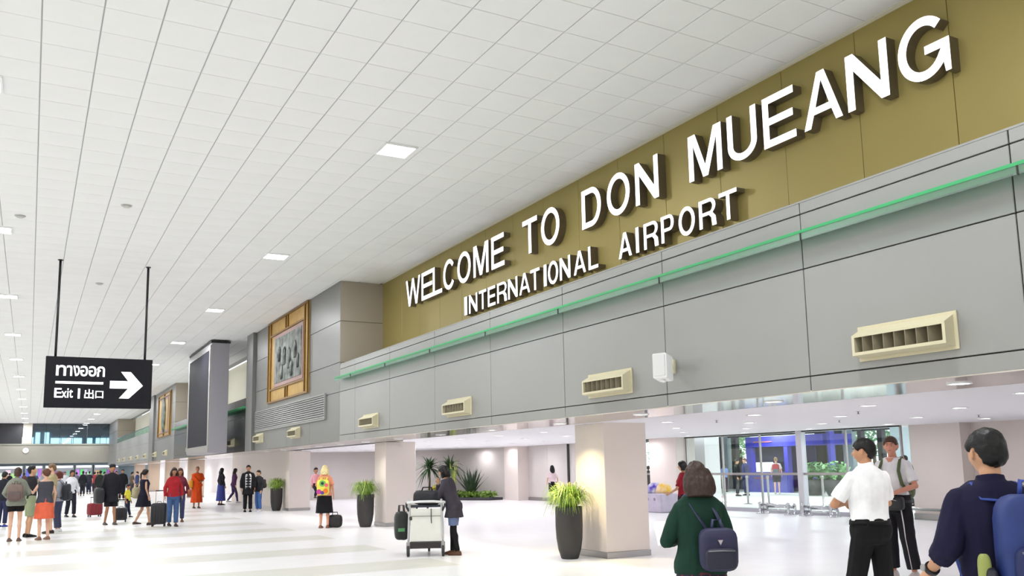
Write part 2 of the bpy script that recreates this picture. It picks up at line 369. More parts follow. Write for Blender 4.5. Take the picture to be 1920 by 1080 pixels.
# ------------------------------------------------------------------ lettering
m_face = M('white_lit_acrylic', (252, 250, 255), .4, emit=1.1)
m_ret = M('bronze_letter_return', (112, 102, 84), .4, .4)
def glyph(ch, off=.012):
    c = bpy.data.curves.new('glyph', 'FONT'); c.body = ch; c.offset = off; c.resolution_u = 6
    o = bpy.data.objects.new('glyph', c); COL.objects.link(o)
    me = bpy.data.meshes.new_from_object(o.evaluated_get(bpy.context.evaluated_depsgraph_get()))
    bpy.data.objects.remove(o); bpy.data.curves.remove(c)
    return me
GC = {}
def glyph_data(ch, off):
    """outline-triangulated glyph normalised to the unit box: verts, faces, boundary edges"""
    if (ch, off) in GC: return GC[(ch, off)]
    me = glyph(ch, off); bm = bmesh.new(); bm.from_mesh(me); bmesh.ops.remove_doubles(bm, verts=bm.verts, dist=1e-4); bmesh.ops.recalc_face_normals(bm, faces=bm.faces)
    bm.verts.index_update(); xs = [v.co.x for v in bm.verts]; ys = [v.co.y for v in bm.verts]
    x0, x1, y0, y1 = min(xs), max(xs), min(ys), max(ys)
    vs = [((v.co.x-x0)/(x1-x0), (v.co.y-y0)/(y1-y0)) for v in bm.verts]
    fs = [[v.index for v in f.verts] for f in bm.faces]; es = [(e.verts[0].index, e.verts[1].index) for e in bm.edges if len(e.link_faces) == 1]
    bm.free(); bpy.data.meshes.remove(me); GC[(ch, off)] = (vs, fs, es, (x1-x0)/(y1-y0)); return GC[(ch, off)]
def arc(cx, cy, rx, ry, a0, a1, n=14):
    return [(cx+rx*math.cos(math.radians(a0+(a1-a0)*i/n)), cy+ry*math.sin(math.radians(a0+(a1-a0)*i/n))) for i in range(n+1)]
def cap_letter(ch, t, h=.14):
    """loops (outer first) of a plain grotesque capital in the unit box; t, h = stem and bar thickness"""
    if ch == 'I': return [[(0, 0), (1, 0), (1, 1), (0, 1)]]
    if ch == 'L': return [[(0, 0), (1, 0), (1, h), (t, h), (t, 1), (0, 1)]]
    if ch == 'E': return [[(0, 0), (1, 0), (1, h), (t, h), (t, .5-h/2), (.93, .5-h/2), (.93, .5+h/2), (t, .5+h/2), (t, 1-h), (.97, 1-h), (.97, 1), (0, 1)]]
    if ch == 'T': return [[(.5-t/2, 0), (.5+t/2, 0), (.5+t/2, 1-h), (1, 1-h), (1, 1), (0, 1), (0, 1-h), (.5-t/2, 1-h)]]
    if ch == 'N': return [[(0, 0), (t, 0), (t, .70), (1-t*1.08, 0), (1, 0), (1, 1), (1-t, 1), (1-t, .30), (t*1.08, 1), (0, 1)]]
    if ch == 'M': return [[(0, 0), (t, 0), (t, .78), (.5-t*.5, 0), (.5+t*.5, 0), (1-t, .78), (1-t, 0), (1, 0), (1, 1), (1-t*1.5, 1), (.5, .24), (t*1.5, 1), (0, 1)]]
    if ch == 'W': return [[(0, 1), (.26-t*.5, 0), (.26+t*.5, 0), (.5, .74), (.74-t*.5, 0), (.74+t*.5, 0), (1, 1), (1-t, 1), (.74, .22), (.5+t*.5, 1), (.5-t*.5, 1), (.26, .22), (t, 1)]]
    if ch == 'A':
        f = .23
        def xl(y): return y*(.5-t*.55)
        return [[(0, 0), (t, 0), (xl(f)+t*1.02, f), (1-xl(f)-t*1.02, f), (1-t, 0), (1, 0), (.5+t*.55, 1), (.5-t*.55, 1)],
                [(xl(f+h*.9)+t*1.02, f+h*.9), (1-xl(f+h*.9)-t*1.02, f+h*.9), (.5, .84)]]
    if ch == 'O': return [arc(.5, .5, .5, .5, 0, 360, 36)[:-1], arc(.5, .5, .5-t, .5-h, 0, 360, 36)[:-1]]
    if ch == 'C': return [arc(.5, .5, .5, .5, 38, 325, 30)+[(1.0, .33), (1-t, .33)][0:0]+arc(.5, .5, .5-t, .5-h, 325, 38, 30)]
    if ch == 'G': return [arc(.5, .5, .5, .5, 42, 318, 30)+[(.90, 0.0), (1, 0.0), (1, .52), (.53, .52), (.53, .39), (1-t*.95, .39)]+arc(.5, .5, .5-t, .5-h, 330, 42, 30)]
    if ch == 'D': return [[(0, 0)]+arc(.5, .5, .5, .5, -90, 90, 20)+[(0, 1)], [(t, h)]+arc(.5, .5, .5-t, .5-h, -90, 90, 20)+[(t, 1-h)]]
    if ch == 'U': return [[(0, 1)]+arc(.5, .34, .5, .34, 180, 360, 20)+[(1, 1), (1-t, 1)]+arc(.5, .34, .5-t, .34-h, 360, 180, 20)+[(t, 1)]]
    if ch == 'P': return [[(0, 0), (t, 0), (t, .40)]+arc(.66, .70, .34, .30, -90, 90, 14)+[(0, 1)], [(t, .40+h*.85)]+arc(.66, .70, .34-t, .30-h*.85, -90, 90, 14)+[(t, 1-h*.85)]]
    if ch == 'R': return [[(0, 0), (t, 0), (t, .42), (.58, .42), (.72, .30), (.76, 0), (1, 0), (.96, .32), (.80, .46)]+arc(.64, .73, .34, .27, -60, 90, 14)+[(0, 1)], [(t, .42+h*.85)]+arc(.64, .71, .34-t, .29-h*.85, -90, 90, 14)+[(t, 1-h*.85)]]
def letter3d(parent, ch, ya, yb, z0, z1, xf, depth, stroke):
    """channel letter on a wall facing -X, reading towards -Y"""
    loops = cap_letter(ch, 1 if ch == 'I' else stroke/abs(ya-yb)); vs = [p for L in loops for p in L]; n = len(vs)
    from mathutils.geometry import tessellate_polygon
    fs = tessellate_polygon([[Vector((p[0], p[1], 0)) for p in L] for L in loops]); es = []; k = 0
    for L in loops: es += [(k+i, k+(i+1) % len(L)) for i in range(len(L))]; k += len(L)
    f = [(xf, ya+(yb-ya)*a, z0+(z1-z0)*b) for a, b in vs]; g = [(xf+depth, p[1], p[2]) for p in f]
    o = MB().add(f+g, [(a, b, b+n, a+n) for a, b in es]+[tuple(i+n for i in t) for t in fs]+[tuple(t) for t in fs]).build('letter', m_ret, parent)
    fm = MB().add([(xf-.006, p[1], p[2]) for p in f]+[(xf-.001, p[1], p[2]) for p in f], [tuple(t) for t in fs]+[(a, b, b+n, a+n) for a, b in es])
    fm.build('letter_face', m_face, o)
def ray_y(u, xw, v=480):
    d = FWD*FPX+RGT*(u-960)-UPV*(v-PPY); return d.y*xw/d.x
XL = 8.20
L1 = [('W',761.5,788,545),('E',790.7,812,540),('L',812,829,530),('C',831.5,853,517),('O',858,882.6,505),('M',888,916,490),('E',921.5,945.6,467),('T',980,1007.4,440),('O',1014.8,1049,423),
      ('D',1091,1127,388),('O',1138,1181,365),('N',1191,1234.5,335),('M',1291,1354,290),('U',1363.6,1419,250),('E',1430.5,1492,225),('A',1505.5,1579,190),('N',1587,1667,150),('G',1683,1782,98)]
L2 = [('I',871.2,876,570),('N',879.8,895,566),('T',898.5,912,560),('E',915,929,554),('R',932.6,950.4,548),('N',953,970.4,541),('A',974,993.7,533),('T',995,1012,527),('I',1020,1025,519),('O',1028,1046.7,514),
      ('N',1050,1069.6,506),('A',1076,1098.5,497),('L',1103.7,1121.5,488),('A',1160,1184.4,460),('I',1192.6,1198,452),('R',1207.4,1234.5,440),('P',1240,1264,430),('O',1272.6,1303,412),('R',1311,1343,400),('T',1348.6,1382.6,385)]
for L, z0, z1, lab in ((L1, 5.594, 6.274, 'upper line of big white letters reading WELCOME TO DON MUEANG on the gold wall'), (L2, 4.848, 5.254, 'lower line of smaller white letters reading INTERNATIONAL AIRPORT on the gold wall')):
    e = empty('letter_sign', (XL, ray_y((L[0][1]+L[-1][2])/2, XL), z0), lab, 'sign')
    for ch, a, b, v in L: letter3d(e, ch, ray_y(a, XL, v), ray_y(b, XL, v), z0-(.012 if ch in 'OCG' else 0), z1+(.012 if ch in 'OCG' else 0), XL, XG-XL, .1 if L is L1 else .062)

# ------------------------------------------------------------------ hanging exit sign
ES = 22.8
ex = empty('exit_sign', (1.37, ES, 3.105), 'black hanging exit sign with white Thai, English and Chinese words and arrow', 'sign')
MB().box(.215, 2.525, ES, ES+.16, 3.105, 4.30, .01).build('panel', M('sign_black', (24, 24, 29), .7, spec=.2), ex)
for x in (.41, 2.35):
    MB().tube([(x, ES+.08, 4.29), (x, ES+.08, ZC-.01)], .028, 8).build('rod', m_black, ex)
    MB().lathe((x, ES+.08, ZC-.02), [(.06, 0), (.06, .018)], 12).build('ceiling_plate', m_black, ex)
m_sgn = M('sign_white_print', (250, 250, 255), .5, emit=1.0)
def sx(u): return .215+(u-40)/(1860-40)*2.31     # along the sign, from a close look at the photograph
def sz(v): return 4.30-(v-70)/(930-70)*1.195
def word(txt, x0, x1, z0, z1, off, nm):
    vs, fs, es, _ = glyph_data(txt, off); n = len(vs)
    f = [(x0+(x1-x0)*a, ES-.008, z0+(z1-z0)*b) for a, b in vs]; g = [(p[0], ES-.001, p[2]) for p in f]
    MB().add(f+g, [tuple(t) for t in fs]+[(a, b, b+n, a+n) for a, b in es]).build(nm, m_sgn, ex)
for ch, a, b in (('ท', 215, 380), ('า', 390, 480), ('ง', 495, 605), ('อ', 615, 742), ('อ', 755, 885), ('ก', 895, 1030)):
    word(ch, sx(a), sx(b), sz(395-(0)), sz(218), .016, 'letter')
MB().box(sx(215), sx(1010), ES-.008, ES-.001, sz(528), sz(488)).build('rule', m_sgn, ex)
for ch, a, b, t, bt in (('E', 205, 325, 605, 765), ('x', 322, 408, 655, 765), ('i', 415, 440, 605, 765), ('t', 448, 510, 622, 765)):
    word(ch, sx(a), sx(b), sz(bt), sz(t), .012, 'letter')
MB().box(sx(592), sx(628), ES-.008, ES-.001, sz(775), sz(605)).build('divider', m_sgn, ex)
word('出', sx(700), sx(858), sz(775), sz(615), .012, 'letter'); word('口', sx(885), sx(1020), sz(765), sz(640), .012, 'letter')
MB().poly_prism([(sx(p), sz(q-10)) for p, q in ((1125, 600), (1125, 470), (1440, 470), (1310, 310), (1480, 310), (1700, 545), (1460, 770), (1290, 770), (1440, 600))], 'y', ES-.008, ES-.001).build('arrow', m_sgn, ex)

# ------------------------------------------------------------------ air vents on the band
def make_vent(y, x=XF, z=2.555, w=1.0, h=.285):
    e = empty('air_vent', (x, y, z))
    a, b = y-w/2, y+w/2
    MB().box(x-.02, x, a-.03, b+.03, z-.03, z+h+.03, .004).build('flange', m_beige_plastic, e)
    hd = MB(); hd.poly_prism([(x-.02, z+h), (x-.02, z+h-.02), (x-.16, z+h-.10), (x-.16, z+h-.075)], 'y', a, b) if False else None
    hood = MB().add([(x-.02, a, z+h), (x-.02, b, z+h), (x-.15, b-.0, z+h-.07), (x-.15, a, z+h-.07), (x-.02, a, z+h-.03), (x-.02, b, z+h-.03), (x-.15, b, z+h-.09), (x-.15, a, z+h-.09)],
        [(0, 1, 2, 3), (4, 7, 6, 5), (3, 2, 6, 7), (0, 4, 5, 1), (0, 3, 7, 4), (1, 5, 6, 2)]).build('hood', m_beige_plastic, e)
    for yy in (a, b-.03):
        MB().add([(x-.02, yy, z+.0), (x-.15, yy, z+.03), (x-.15, yy, z+h-.08), (x-.02, yy, z+h), (x-.02, yy+.03, z+.0), (x-.15, yy+.03, z+.03), (x-.15, yy+.03, z+h-.08), (x-.02, yy+.03, z+h)],
             [(0, 1, 2, 3), (4, 7, 6, 5), (0, 4, 5, 1), (1, 5, 6, 2), (2, 6, 7, 3), (3, 7, 4, 0)]).build('cheek', m_beige_plastic, e)
    MB().add([(x-.02, a, z), (x-.02, b, z), (x-.15, b, z+.02), (x-.15, a, z+.02), (x-.02, a, z+.02), (x-.02, b, z+.02), (x-.15, b, z+.05), (x-.15, a, z+.05)],
         [(0, 3, 2, 1), (4, 5, 6, 7), (3, 7, 6, 2), (0, 1, 5, 4), (0, 4, 7, 3), (1, 2, 6, 5)]).build('lower_lip', m_beige_plastic, e)
    MB().box(x-.03, x-.021, a+.03, b-.03, z+.03, z+h-.04).build('shaft', m_black, e)
    vm = M('vent_vane_olive', (118, 110, 88), .6)
    for i in range(7):
        yy = a+.03+(w-.06)*(i+1)/8
        MB().add([(x-.035, yy-.045, z+.04), (x-.145, yy+.02, z+.05), (x-.145, yy+.03, z+.05), (x-.035, yy-.035, z+.04), (x-.035, yy-.045, z+h-.06), (x-.145, yy+.02, z+h-.09), (x-.145, yy+.03, z+h-.09), (x-.035, yy-.035, z+h-.06)],
             [(0, 1, 2, 3), (4, 7, 6, 5), (0, 4, 5, 1), (1, 5, 6, 2), (2, 6, 7, 3), (3, 7, 4, 0)]).build('vane', vm, e)
    return e
vlab = {5.29: 'nearest beige louvred air vent at right on the grey band', 10.08: 'beige louvred air vent just above the nearest pillar', 15.04: 'third beige louvred air vent on the grey band, above the trolley woman',
        20.0: 'smaller-looking beige air vent above the second pillar', 26.8: 'beige air vent below the grille under the large painting', 31.6: 'beige air vent below the far end of the grille'}
v0 = make_vent(5.29)
for y, l in vlab.items():
    v = v0 if y == 5.29 else copy_tree(v0, None, (XF, y, 2.555)); tag(v, l, 'air vent', 'air vents on the grey band')
for i, y in enumerate((36.5, 42, 47, 56, 61, 66.5, 71.5, 76.5, 82, 87)):
    v = copy_tree(v0, None, (XF, y, 2.555)); tag(v, ('small distant air vent past the big screen, %s counted from it' % ORD[max(0, i-2)] if y > 44 else 'beige air vent on the dark parapet, %s' % ('beside the big screen', 'hidden behind the big screen')[i]), 'air vent', 'distant air vents' if y > 44 else 'air vents by the screen')
# loudspeaker
sp = empty('loudspeaker', (6.86, 8.55, 2.60), 'white box loudspeaker on a wall bracket between two air vents', 'speaker')
bm_ = MB(); c, s_ = math.cos(.35), math.sin(.35)
def spk(x, y, z): return (6.86+x*c-y*s_, 8.55+x*s_+y*c, 2.60+z-x*.25)
def spbox(x0, x1, y0, y1, z0, z1):
    m = MB().box(x0, x1, y0, y1, z0, z1, .012); m.v = [spk(*p) for p in m.v]; return m
spbox(-.085, .085, -.10, .10, .0, .31).build('cabinet', m_white_metal, sp)
spbox(-.095, -.086, -.085, .085, .02, .29).build('grille', M('speaker_grille', (225, 225, 225), .7, bump=.4, bscale=300), sp)
MB().tube([spk(.08, 0, .2), (7.05, 8.68, 2.79), (7.14, 8.72, 2.79)], .03, 8).build('bracket', m_beige_plastic, sp)
MB().box(7.11, 7.14, 8.64, 8.80, 2.70, 2.88).build('wall_plate', m_beige_plastic, sp)
spbox(-.03, .03, -.03, .03, -.03, 0).build('cable_gland', m_white_metal, sp)

# ------------------------------------------------------------------ big screen
sc = empty('video_screen', (6.28, 37.4, 2.26), 'huge dark upright video screen in a grey box jutting from the facade', 'screen')
MB().box(5.95, 6.62, 34.8, 40.0, 2.26, 6.50, .01).build('casing', M('screen_casing', (164, 162, 170), .4, .2), sc)
MB().box(5.93, 6.66, 34.78, 40.05, 6.50, 6.58).build('top_cap', m_black, sc)
MB().box(5.925, 5.948, 35.05, 39.75, 2.55, 6.22).build('display', M('black_display_glass', (40, 40, 48), .6, spec=.08), sc)
for a in ((34.82, 35.05, 2.3, 6.4), (39.75, 39.98, 2.3, 6.4), (35.05, 39.75, 2.3, 2.55), (35.05, 39.75, 6.22, 6.4)):
    MB().box(5.91, 5.949, *a).build('bezel', m_steel, sc)
# ------------------------------------------------------------------ painting in a gold frame
m_gf = M('gilded_frame_dark', (126, 92, 38), .4, .5); m_gp = M('gilded_frame_panel', (178, 142, 70), .45, .3, var=.1, vscale=4); m_mount = M('mauve_mount', (160, 132, 128), .6)
def painting(y0, y1, z0, z1, lab, pic, inset):
    e = empty('wall_painting', (XF-.04, (y0+y1)/2, z0), lab, 'painting'); x = XF
    MB().box(x-.03, x, y0, y1, z0, z1).build('backing', m_gp, e)
    w, h = y1-y0, z1-z0; st = .06
    iy0, iy1, iz0, iz1 = y0+inset[0]*w, y1-inset[1]*w, z0+inset[2]*h, z1-inset[3]*h
    bars = [(y0, y0+st, z0, z1), (y1-st, y1, z0, z1), (y0+st, y1-st, z0, z0+st), (y0+st, y1-st, z1-st, z1), (y0+.35, y0+.35+st, z0+st, z1-st), (y1-.35-st, y1-.35, z0+st, z1-st),
            (y0+.41, y1-.41, iz0-.2, iz0-.14), (y0+.41, y1-.41, iz1+.14, iz1+.2), ((y0+y1)/2-.16, (y0+y1)/2-.10, z0+st, iz0-.2), ((y0+y1)/2+.10, (y0+y1)/2+.16, z0+st, iz0-.2), ((y0+y1)/2-.16, (y0+y1)/2-.10, iz1+.2, z1-st), ((y0+y1)/2+.10, (y0+y1)/2+.16, iz1+.2, z1-st)]
    for q in bars: MB().box(x-.07, x-.03, *q).build('frame_bar', m_gf, e)
    MB().box(x-.05, x-.03, iy0-.12, iy1+.12, iz0-.12, iz1+.12).build('mount', m_mount, e)
    p = MB().box(x-.065, x-.05, iy0, iy1, iz0, iz1).build('picture', pic, e)
    return e, (iy0, iy1, iz0, iz1)
m_pic = M('relief_painting_grey_green', (40, 46, 46), .5, rgb2=(128, 134, 128), vscale=3.2)
e, (a, b, c0, d0) = painting(25.4, 30.4, 3.82, 6.6, 'large relief painting in a gilded frame on the grey block beside the sign', m_pic, (.14, .2, .22, .24))
for i, (fy, hz, sc_) in enumerate(((.2, .62, 1), (.42, .5, 1.25), (.6, .58, 1.1), (.8, .66, .9), (.1, .35, .8), (.33, .25, .9), (.7, .25, .9))):
    yy = a+(b-a)*fy; zz = c0+(d0-c0)*hz
    MB().tube([(XF-.07, yy, zz-.32*sc_), (XF-.085, yy+.03, zz-.1*sc_), (XF-.085, yy-.02, zz+.12*sc_), (XF-.075, yy, zz+.2*sc_)], [.13*sc_, .15*sc_, .11*sc_, .04], 10, flat=.3).build('relief_figure', m_pic, e)
m_pic2 = M('relief_painting_dark_green', (40, 52, 48), .5, rgb2=(120, 128, 110), vscale=3)
e, (a, b, c0, d0) = painting(54.3, 60.0, 3.7, 6.35, 'distant gilded painting with a dark oval on the second block', m_gp, (.2, .2, .15, .15))
ov = MB().lathe((0, 0, 0), [(.95, 0), (.93, .05), (.75, .09), (.05, .11)], 24)
ov.v = [(XF-.05-z, (a+b)/2+x*.9, (c0+d0)/2+y*1.15) for x, y, z in ov.v]
ov.build('oval_relief', m_pic2, e)
# ventilation grille under the painting
g = empty('wall_grille', (XF, 27.9, 2.97), 'long grey louvre grille in the wall below the large painting', 'grille')
MB().box(XF-.02, XF-.012, 23.7, 32.2, 2.97, 3.62).build('backing', M('grille_shadow', (120, 120, 116), .6), g)
for i in range(10):
    z = 2.99+i*.064; MB().add([(XF-.05, 23.72, z), (XF-.05, 32.18, z), (XF-.02, 32.18, z+.05), (XF-.02, 23.72, z+.05), (XF-.05, 23.72, z+.012), (XF-.05, 32.18, z+.012), (XF-.02, 32.18, z+.058), (XF-.02, 23.72, z+.058)],
        [(0, 1, 2, 3), (4, 7, 6, 5), (0, 4, 5, 1), (2, 6, 7, 3), (0, 3, 7, 4), (1, 5, 6, 2)]).build('slat', m_grey, g)
for q in ((23.66, 23.72, 2.93, 3.66), (32.18, 32.24, 2.93, 3.66), (23.72, 32.18, 2.93, 2.98), (23.72, 32.18, 3.62, 3.66)): MB().box(XF-.055, XF-.002, *q).build('frame', m_grey, g)
# ------------------------------------------------------------------ glass front of the low hall
def RY(u, X, v=880): return ray_y(u, X, v)
gw = empty('window_3', (XW, 21, 0), kind='structure')
for a, b in ((15.22, 17.0), (17.0, 18.55), (18.75, 20.3), (20.3, 22.0), (22.0, 23.8), (25.35, 26.9)):
    MB().box(XW-.006, XW+.006, a+.02, b-.02, .12, ZI-.03).build('pane', g_clear, gw)
for y in (15.22, 17.0, 20.3, 22.0, 23.8, 25.35, 26.88): MB().box(XW-.03, XW+.03, y-.022, y+.022, 0, ZI).build('mullion', m_steel, gw)
MB().box(XW-.1, XW+.1, 18.55, 18.75, 0, ZI).build('door_post', M('silver_post', (206, 204, 212), .35, .4), gw)
MB().box(XW-.04, XW+.02, 15.22, 23.8, 1.14, 1.21).build('transom', m_steel, gw)
MB().box(XW-.04, XW+.02, 25.35, 26.9, 1.14, 1.21).build('transom', m_steel, gw)
MB().box(XW-.03, XW+.03, 15.22, 26.9, 0, .12).build('kick_plate', M('kick_plate_lilac', (190, 188, 198), .4, .3), gw)
MB().box(XW-.05, XW+.05, 15.22, 26.9, ZI-.04, ZI).build('head_rail', m_dark, gw)
pillar(19.55, 20.4, 23.85, 25.35, top=ZI, lab='broad pale pink pillar set in the glass front behind the counter', g='pillars in the glass front')
MB().box(21.5, 22.2, 24.6, 26.2, 0, 3.4).build('wall_vestibule_pier', m_white, kind='structure')
# guard rails at the door feet
def guard(y0, y1, lab):
    e = empty('door_guard', (19.55, (y0+y1)/2, 0), lab, 'guard rail', 'chrome guards at the doors')
    for y in (y0, y1):
        MB().lathe((19.45, y, 0), [(.12, 0), (.12, .02), (.05, .03), (.045, .26), (.06, .27), (.06, .33), (.03, .35)], 14).build('post', m_chrome, e)
        MB().lathe((19.72, y, 0), [(.09, 0), (.09, .02), (.045, .03), (.045, .30), (.02, .33)], 14).build('post', m_chrome, e)
        MB().tube([(19.45, y, .24), (19.72, y, .24)], .03).build('crossbar', m_chrome, e)
    for z in (.13, .27): MB().tube([(19.45, y0, z), (19.45, y1, z)], .03).build('rail', m_chrome, e)
    MB().tube([(19.72, y0, .2), (19.72, y1, .2)], .03).build('rail', m_chrome, e)
guard(RY(1560, 19.5, 955), RY(1508, 19.5, 955), 'low chrome guard rail at the glass door right of the silver post')
guard(RY(1480, 19.5, 955), RY(1428, 19.5, 955), 'low chrome guard rail at the glass door left of the silver post')
# ------------------------------------------------------------------ outside the glass
MB().box(20.0, 46, 5, 60, -.12, -.002).build('ground', M('pale_green_paving', (214, 220, 212), .5, var=.03, vscale=.5), kind='structure')
MB().box(21.2, 37, 5, 60, 3.3, 3.5).build('ceiling_vestibule', M('vestibule_soffit', (200, 202, 202), .8), kind='structure')
for k, (x, y) in enumerate([(24+4*i, 14+6*j) for i in range(3) for j in range(4)]):  # unseen panels added to brighten the area behind the glass
    e = empty('added_fill_panel', (x, y, 3.26), 'unseen square fill light added beyond the glass front', 'lamp', 'added fill lights beyond the glass')
    MB().box(x-.3, x+.3, y-.3, y+.3, 3.26, 3.298).build('diffuser', m_lamp, e); area_light('added_panel_fill', (0, 0, -.02), .55, 125, e, (1, 1, 1))
XO = 36.0
m_mull = M('dark_mullion', (42, 46, 48), .5); m_bluegrey = M('blue_grey_cladding', (168, 186, 196), .5)
of = empty('window_4', (XO, 28, 0), kind='structure')
for u, w, mt in ((1226, 8, m_mull), (1335, 26, M('dark_brown_cladding', (84, 78, 74), .6)), (1353, 10, m_mull), (1363, 12, m_bluegrey), (1381, 8, m_mull), (1545, 20, m_mull), (1562, 26, M('smoky_green_glass', (84, 100, 100), .3)), (1580, 12, m_mull), (1596, 18, m_bluegrey), (1619, 7, m_mull), (1657, 9, m_mull)):
    a, b = sorted((RY(u-w/2, XO), RY(u+w/2, XO))); MB().box(XO-.15, XO+.15, a, b, 0, 3.4).build('fin', mt, of)
MB().box(XO-.1, XO+.1, RY(1725, XO), RY(1205, XO), 2.95, 3.4).build('header', m_mull, of)
MB().box(XO-.05, XO+.05, RY(1725, XO), RY(1205, XO), 0, .9).build('spandrel', M('spandrel_dark', (96, 104, 104), .5), of)
a, b = sorted((RY(1673, 27, 870), RY(1722, 27, 870))); MB().box(27, 27.6, a, b, 0, 3.4).build('wall_vestibule_column', m_bluegrey, kind='structure')
# blue booth
BX = 32.7
y_r, y_l = RY(1546, BX, 880), RY(1400, BX, 880)
bo = empty('ticket_booth', (BX+1, (y_l+y_r)/2, 0), 'blue service booth with dark window behind the glass front', 'booth')
m_blue = M('royal_blue_panel', (56, 58, 168), .45); m_bluel = M('blue_counter_panel', (76, 84, 172), .45)
yw = RY(1478, BX, 880)
MB().box(BX, BX+2, y_r, y_l, 2.28, 2.80).build('fascia', m_blue, bo)
MB().box(BX, BX+.15, yw+.1, y_l, 0, .95).build('counter_front', m_bluel, bo)
MB().box(BX-.15, BX+.4, yw+.1, y_l, .95, 1.02).build('counter_top', m_blue, bo)
MB().box(BX+.02, BX+.3, RY(1410, BX), y_l, 1.0, 2.3).build('side_pier', m_blue, bo)
MB().box(BX+.02, BX+.3, yw, yw+.25, 0, 2.3).build('side_pier', m_blue, bo)
MB().box(BX+1.9, BX+2, yw, y_l, 0, 2.3).build('back_wall', M('booth_interior_navy', (38, 44, 110), .6), bo)
MB().box(BX+.3, BX+.32, yw+.25, RY(1410, BX), 1.5, 2.28).build('window_blind', M('booth_dark_glass', (30, 36, 60), .3), bo)
MB().box(BX, BX+.2, RY(1526, BX), RY(1505, BX), 0, .95).build('counter_front', m_bluel, bo)
MB().box(BX-.02, BX, RY(1450, BX), RY(1415, BX), 2.5, 2.56).build('lettering_band', M('booth_orange_print', (150, 90, 90), .5), bo)
MB().box(BX-.02, BX, RY(1445, BX), RY(1413, BX), .68, .74).build('lettering_band', M('booth_orange_print', (150, 90, 90), .5), bo)
MB().box(BX, BX+.3, RY(1560, BX), RY(1554, BX), 0.9, 3.0).build('blue_post', m_blue, bo)
# trees outside
m_leafs = [M('leaf_green_%d' % i, c, .6) for i, c in enumerate(((96, 146, 104), (124, 170, 120), (150, 188, 140)))]
def leaf_cloud(mb, c, r, n, size, rr):
    for _ in range(n):
        d = Vector((rr.gauss(0, 1), rr.gauss(0, 1), rr.gauss(0, 1))).normalized()*rr.random()**.4
        p = Vector(c)+Vector((d.x*r[0], d.y*r[1], d.z*r[2])); a = Vector((rr.uniform(-1, 1), rr.uniform(-1, 1), rr.uniform(-.6, .6))).normalized(); b = a.cross(Vector((rr.uniform(-1, 1), rr.uniform(-1, 1), 1))).normalized()
        s = size*rr.uniform(.6, 1.3); mb.add([p-a*s, p+b*s*.45, p+a*s, p-b*s*.45], [(0, 1, 2, 3)])
for i, (u, X, z, r) in enumerate(((1232, 41, 2.6, 1.5), (1368, 40.5, 2.5, .8), (1388, 42, 2.6, 1.0), (1637, 41, 2.8, 1.3), (1668, 43, 2.6, 1.2), (1600, 44, 3.0, .9), (1300, 44, 2.6, 1.6))):
    y = RY(u, X, 830); e = empty('outdoor_tree', (X, y, 0), 'leafy green tree outside seen through the glass, %s' % ['left of the pink pillar', 'narrow, just left of the blue booth', 'beside the left edge of the blue booth', 'behind the white-shirted man', 'right of the tee-shirt man', 'pale, behind the dark fins', 'hidden behind the pink pillar'][i], 'tree', 'trees outside the glass')
    MB().tube([(X, y, 0), (X+.1, y+.05, 1.2), (X, y, 2.4)], [.14, .11, .07], 8).build('trunk', M('bark', (92, 80, 66), .9), e)
    mb = MB(); leaf_cloud(mb, (X, y, z+.3), (r*.8, r, r*1.2), 380, .17, random.Random(i)); mb.build('foliage', m_leafs[i % 3], e, kind='stuff')
# ------------------------------------------------------------------ counter with draped cloths
cx, cy = 17.95, 22.85
ct = empty('display_counter', (cx, cy, 0), 'lilac draped counter with purple and yellow cloth humps beside the nearest pillar', 'counter')
MB().box(cx-.35, cx+.35, cy-.55, cy+.5, 0, .60, .03).build('cloth_skirt', M('lilac_cloth', (196, 188, 206), .7, bump=.5, bscale=9, var=.08, vscale=5), ct)
for yy, c1, nm in ((cy+.22, (70, 48, 176), 'purple_cloth'), (cy-.28, (238, 190, 50), 'yellow_cloth')):
    m = MB(); m.lathe((cx, yy, .60), [(.27, 0), (.265, .12), (.22, .24), (.12, .32), (.02, .345)], 16); m.build('draped_hump', M(nm, c1, .7, rgb2=(236, 232, 240), vscale=3.4), ct)
for yy in (cy+.12, cy-.22): MB().tube([(cx-.36, yy, .42), (cx-.352, yy, .42)], .05, 12).build('emblem', M('grey_print', (140, 134, 150), .7), ct)
# stanchion poles beyond the glass
for u, v, l in ((1357, 942, 'grey stanchion post beyond the glass near the red bollard'), (1403, 945, 'grey stanchion post beyond the glass left of the booth counter'), (1442, 945, 'grey stanchion post beyond the glass before the booth'), (1545, 950, 'grey stanchion post beyond the glass near the dark planter')):
    d = FWD*FPX+RGT*(u-960)-UPV*(v-PPY); t = -CAMZ/d.z; X, Y = d.x*t, d.y*t
    e = empty('stanchion', (X, Y, 0), l, 'stanchion', 'stanchions beyond the glass')
    MB().lathe((X, Y, 0), [(.17, 0), (.17, .02), (.04, .04), (.04, .96), (.055, .97), (.055, 1.02), (.03, 1.04)], 14).build('post', m_steel, e)
X, Y = 26.9, 30.0
e = empty('red_bollard', (X, Y, 0), 'small red bollard with pale cap beyond the glass', 'bollard')
MB().lathe((X, Y, 0), [(.16, 0), (.16, .05), (.12, .08), (.11, .45)], 14).build('body', M('signal_red', (206, 60, 72), .5), e)
MB().lathe((X, Y, .45), [(.11, 0), (.12, .08), (.07, .16), (.02, .18)], 14).build('cap', M('pale_pink_cap', (240, 210, 210), .5), e)
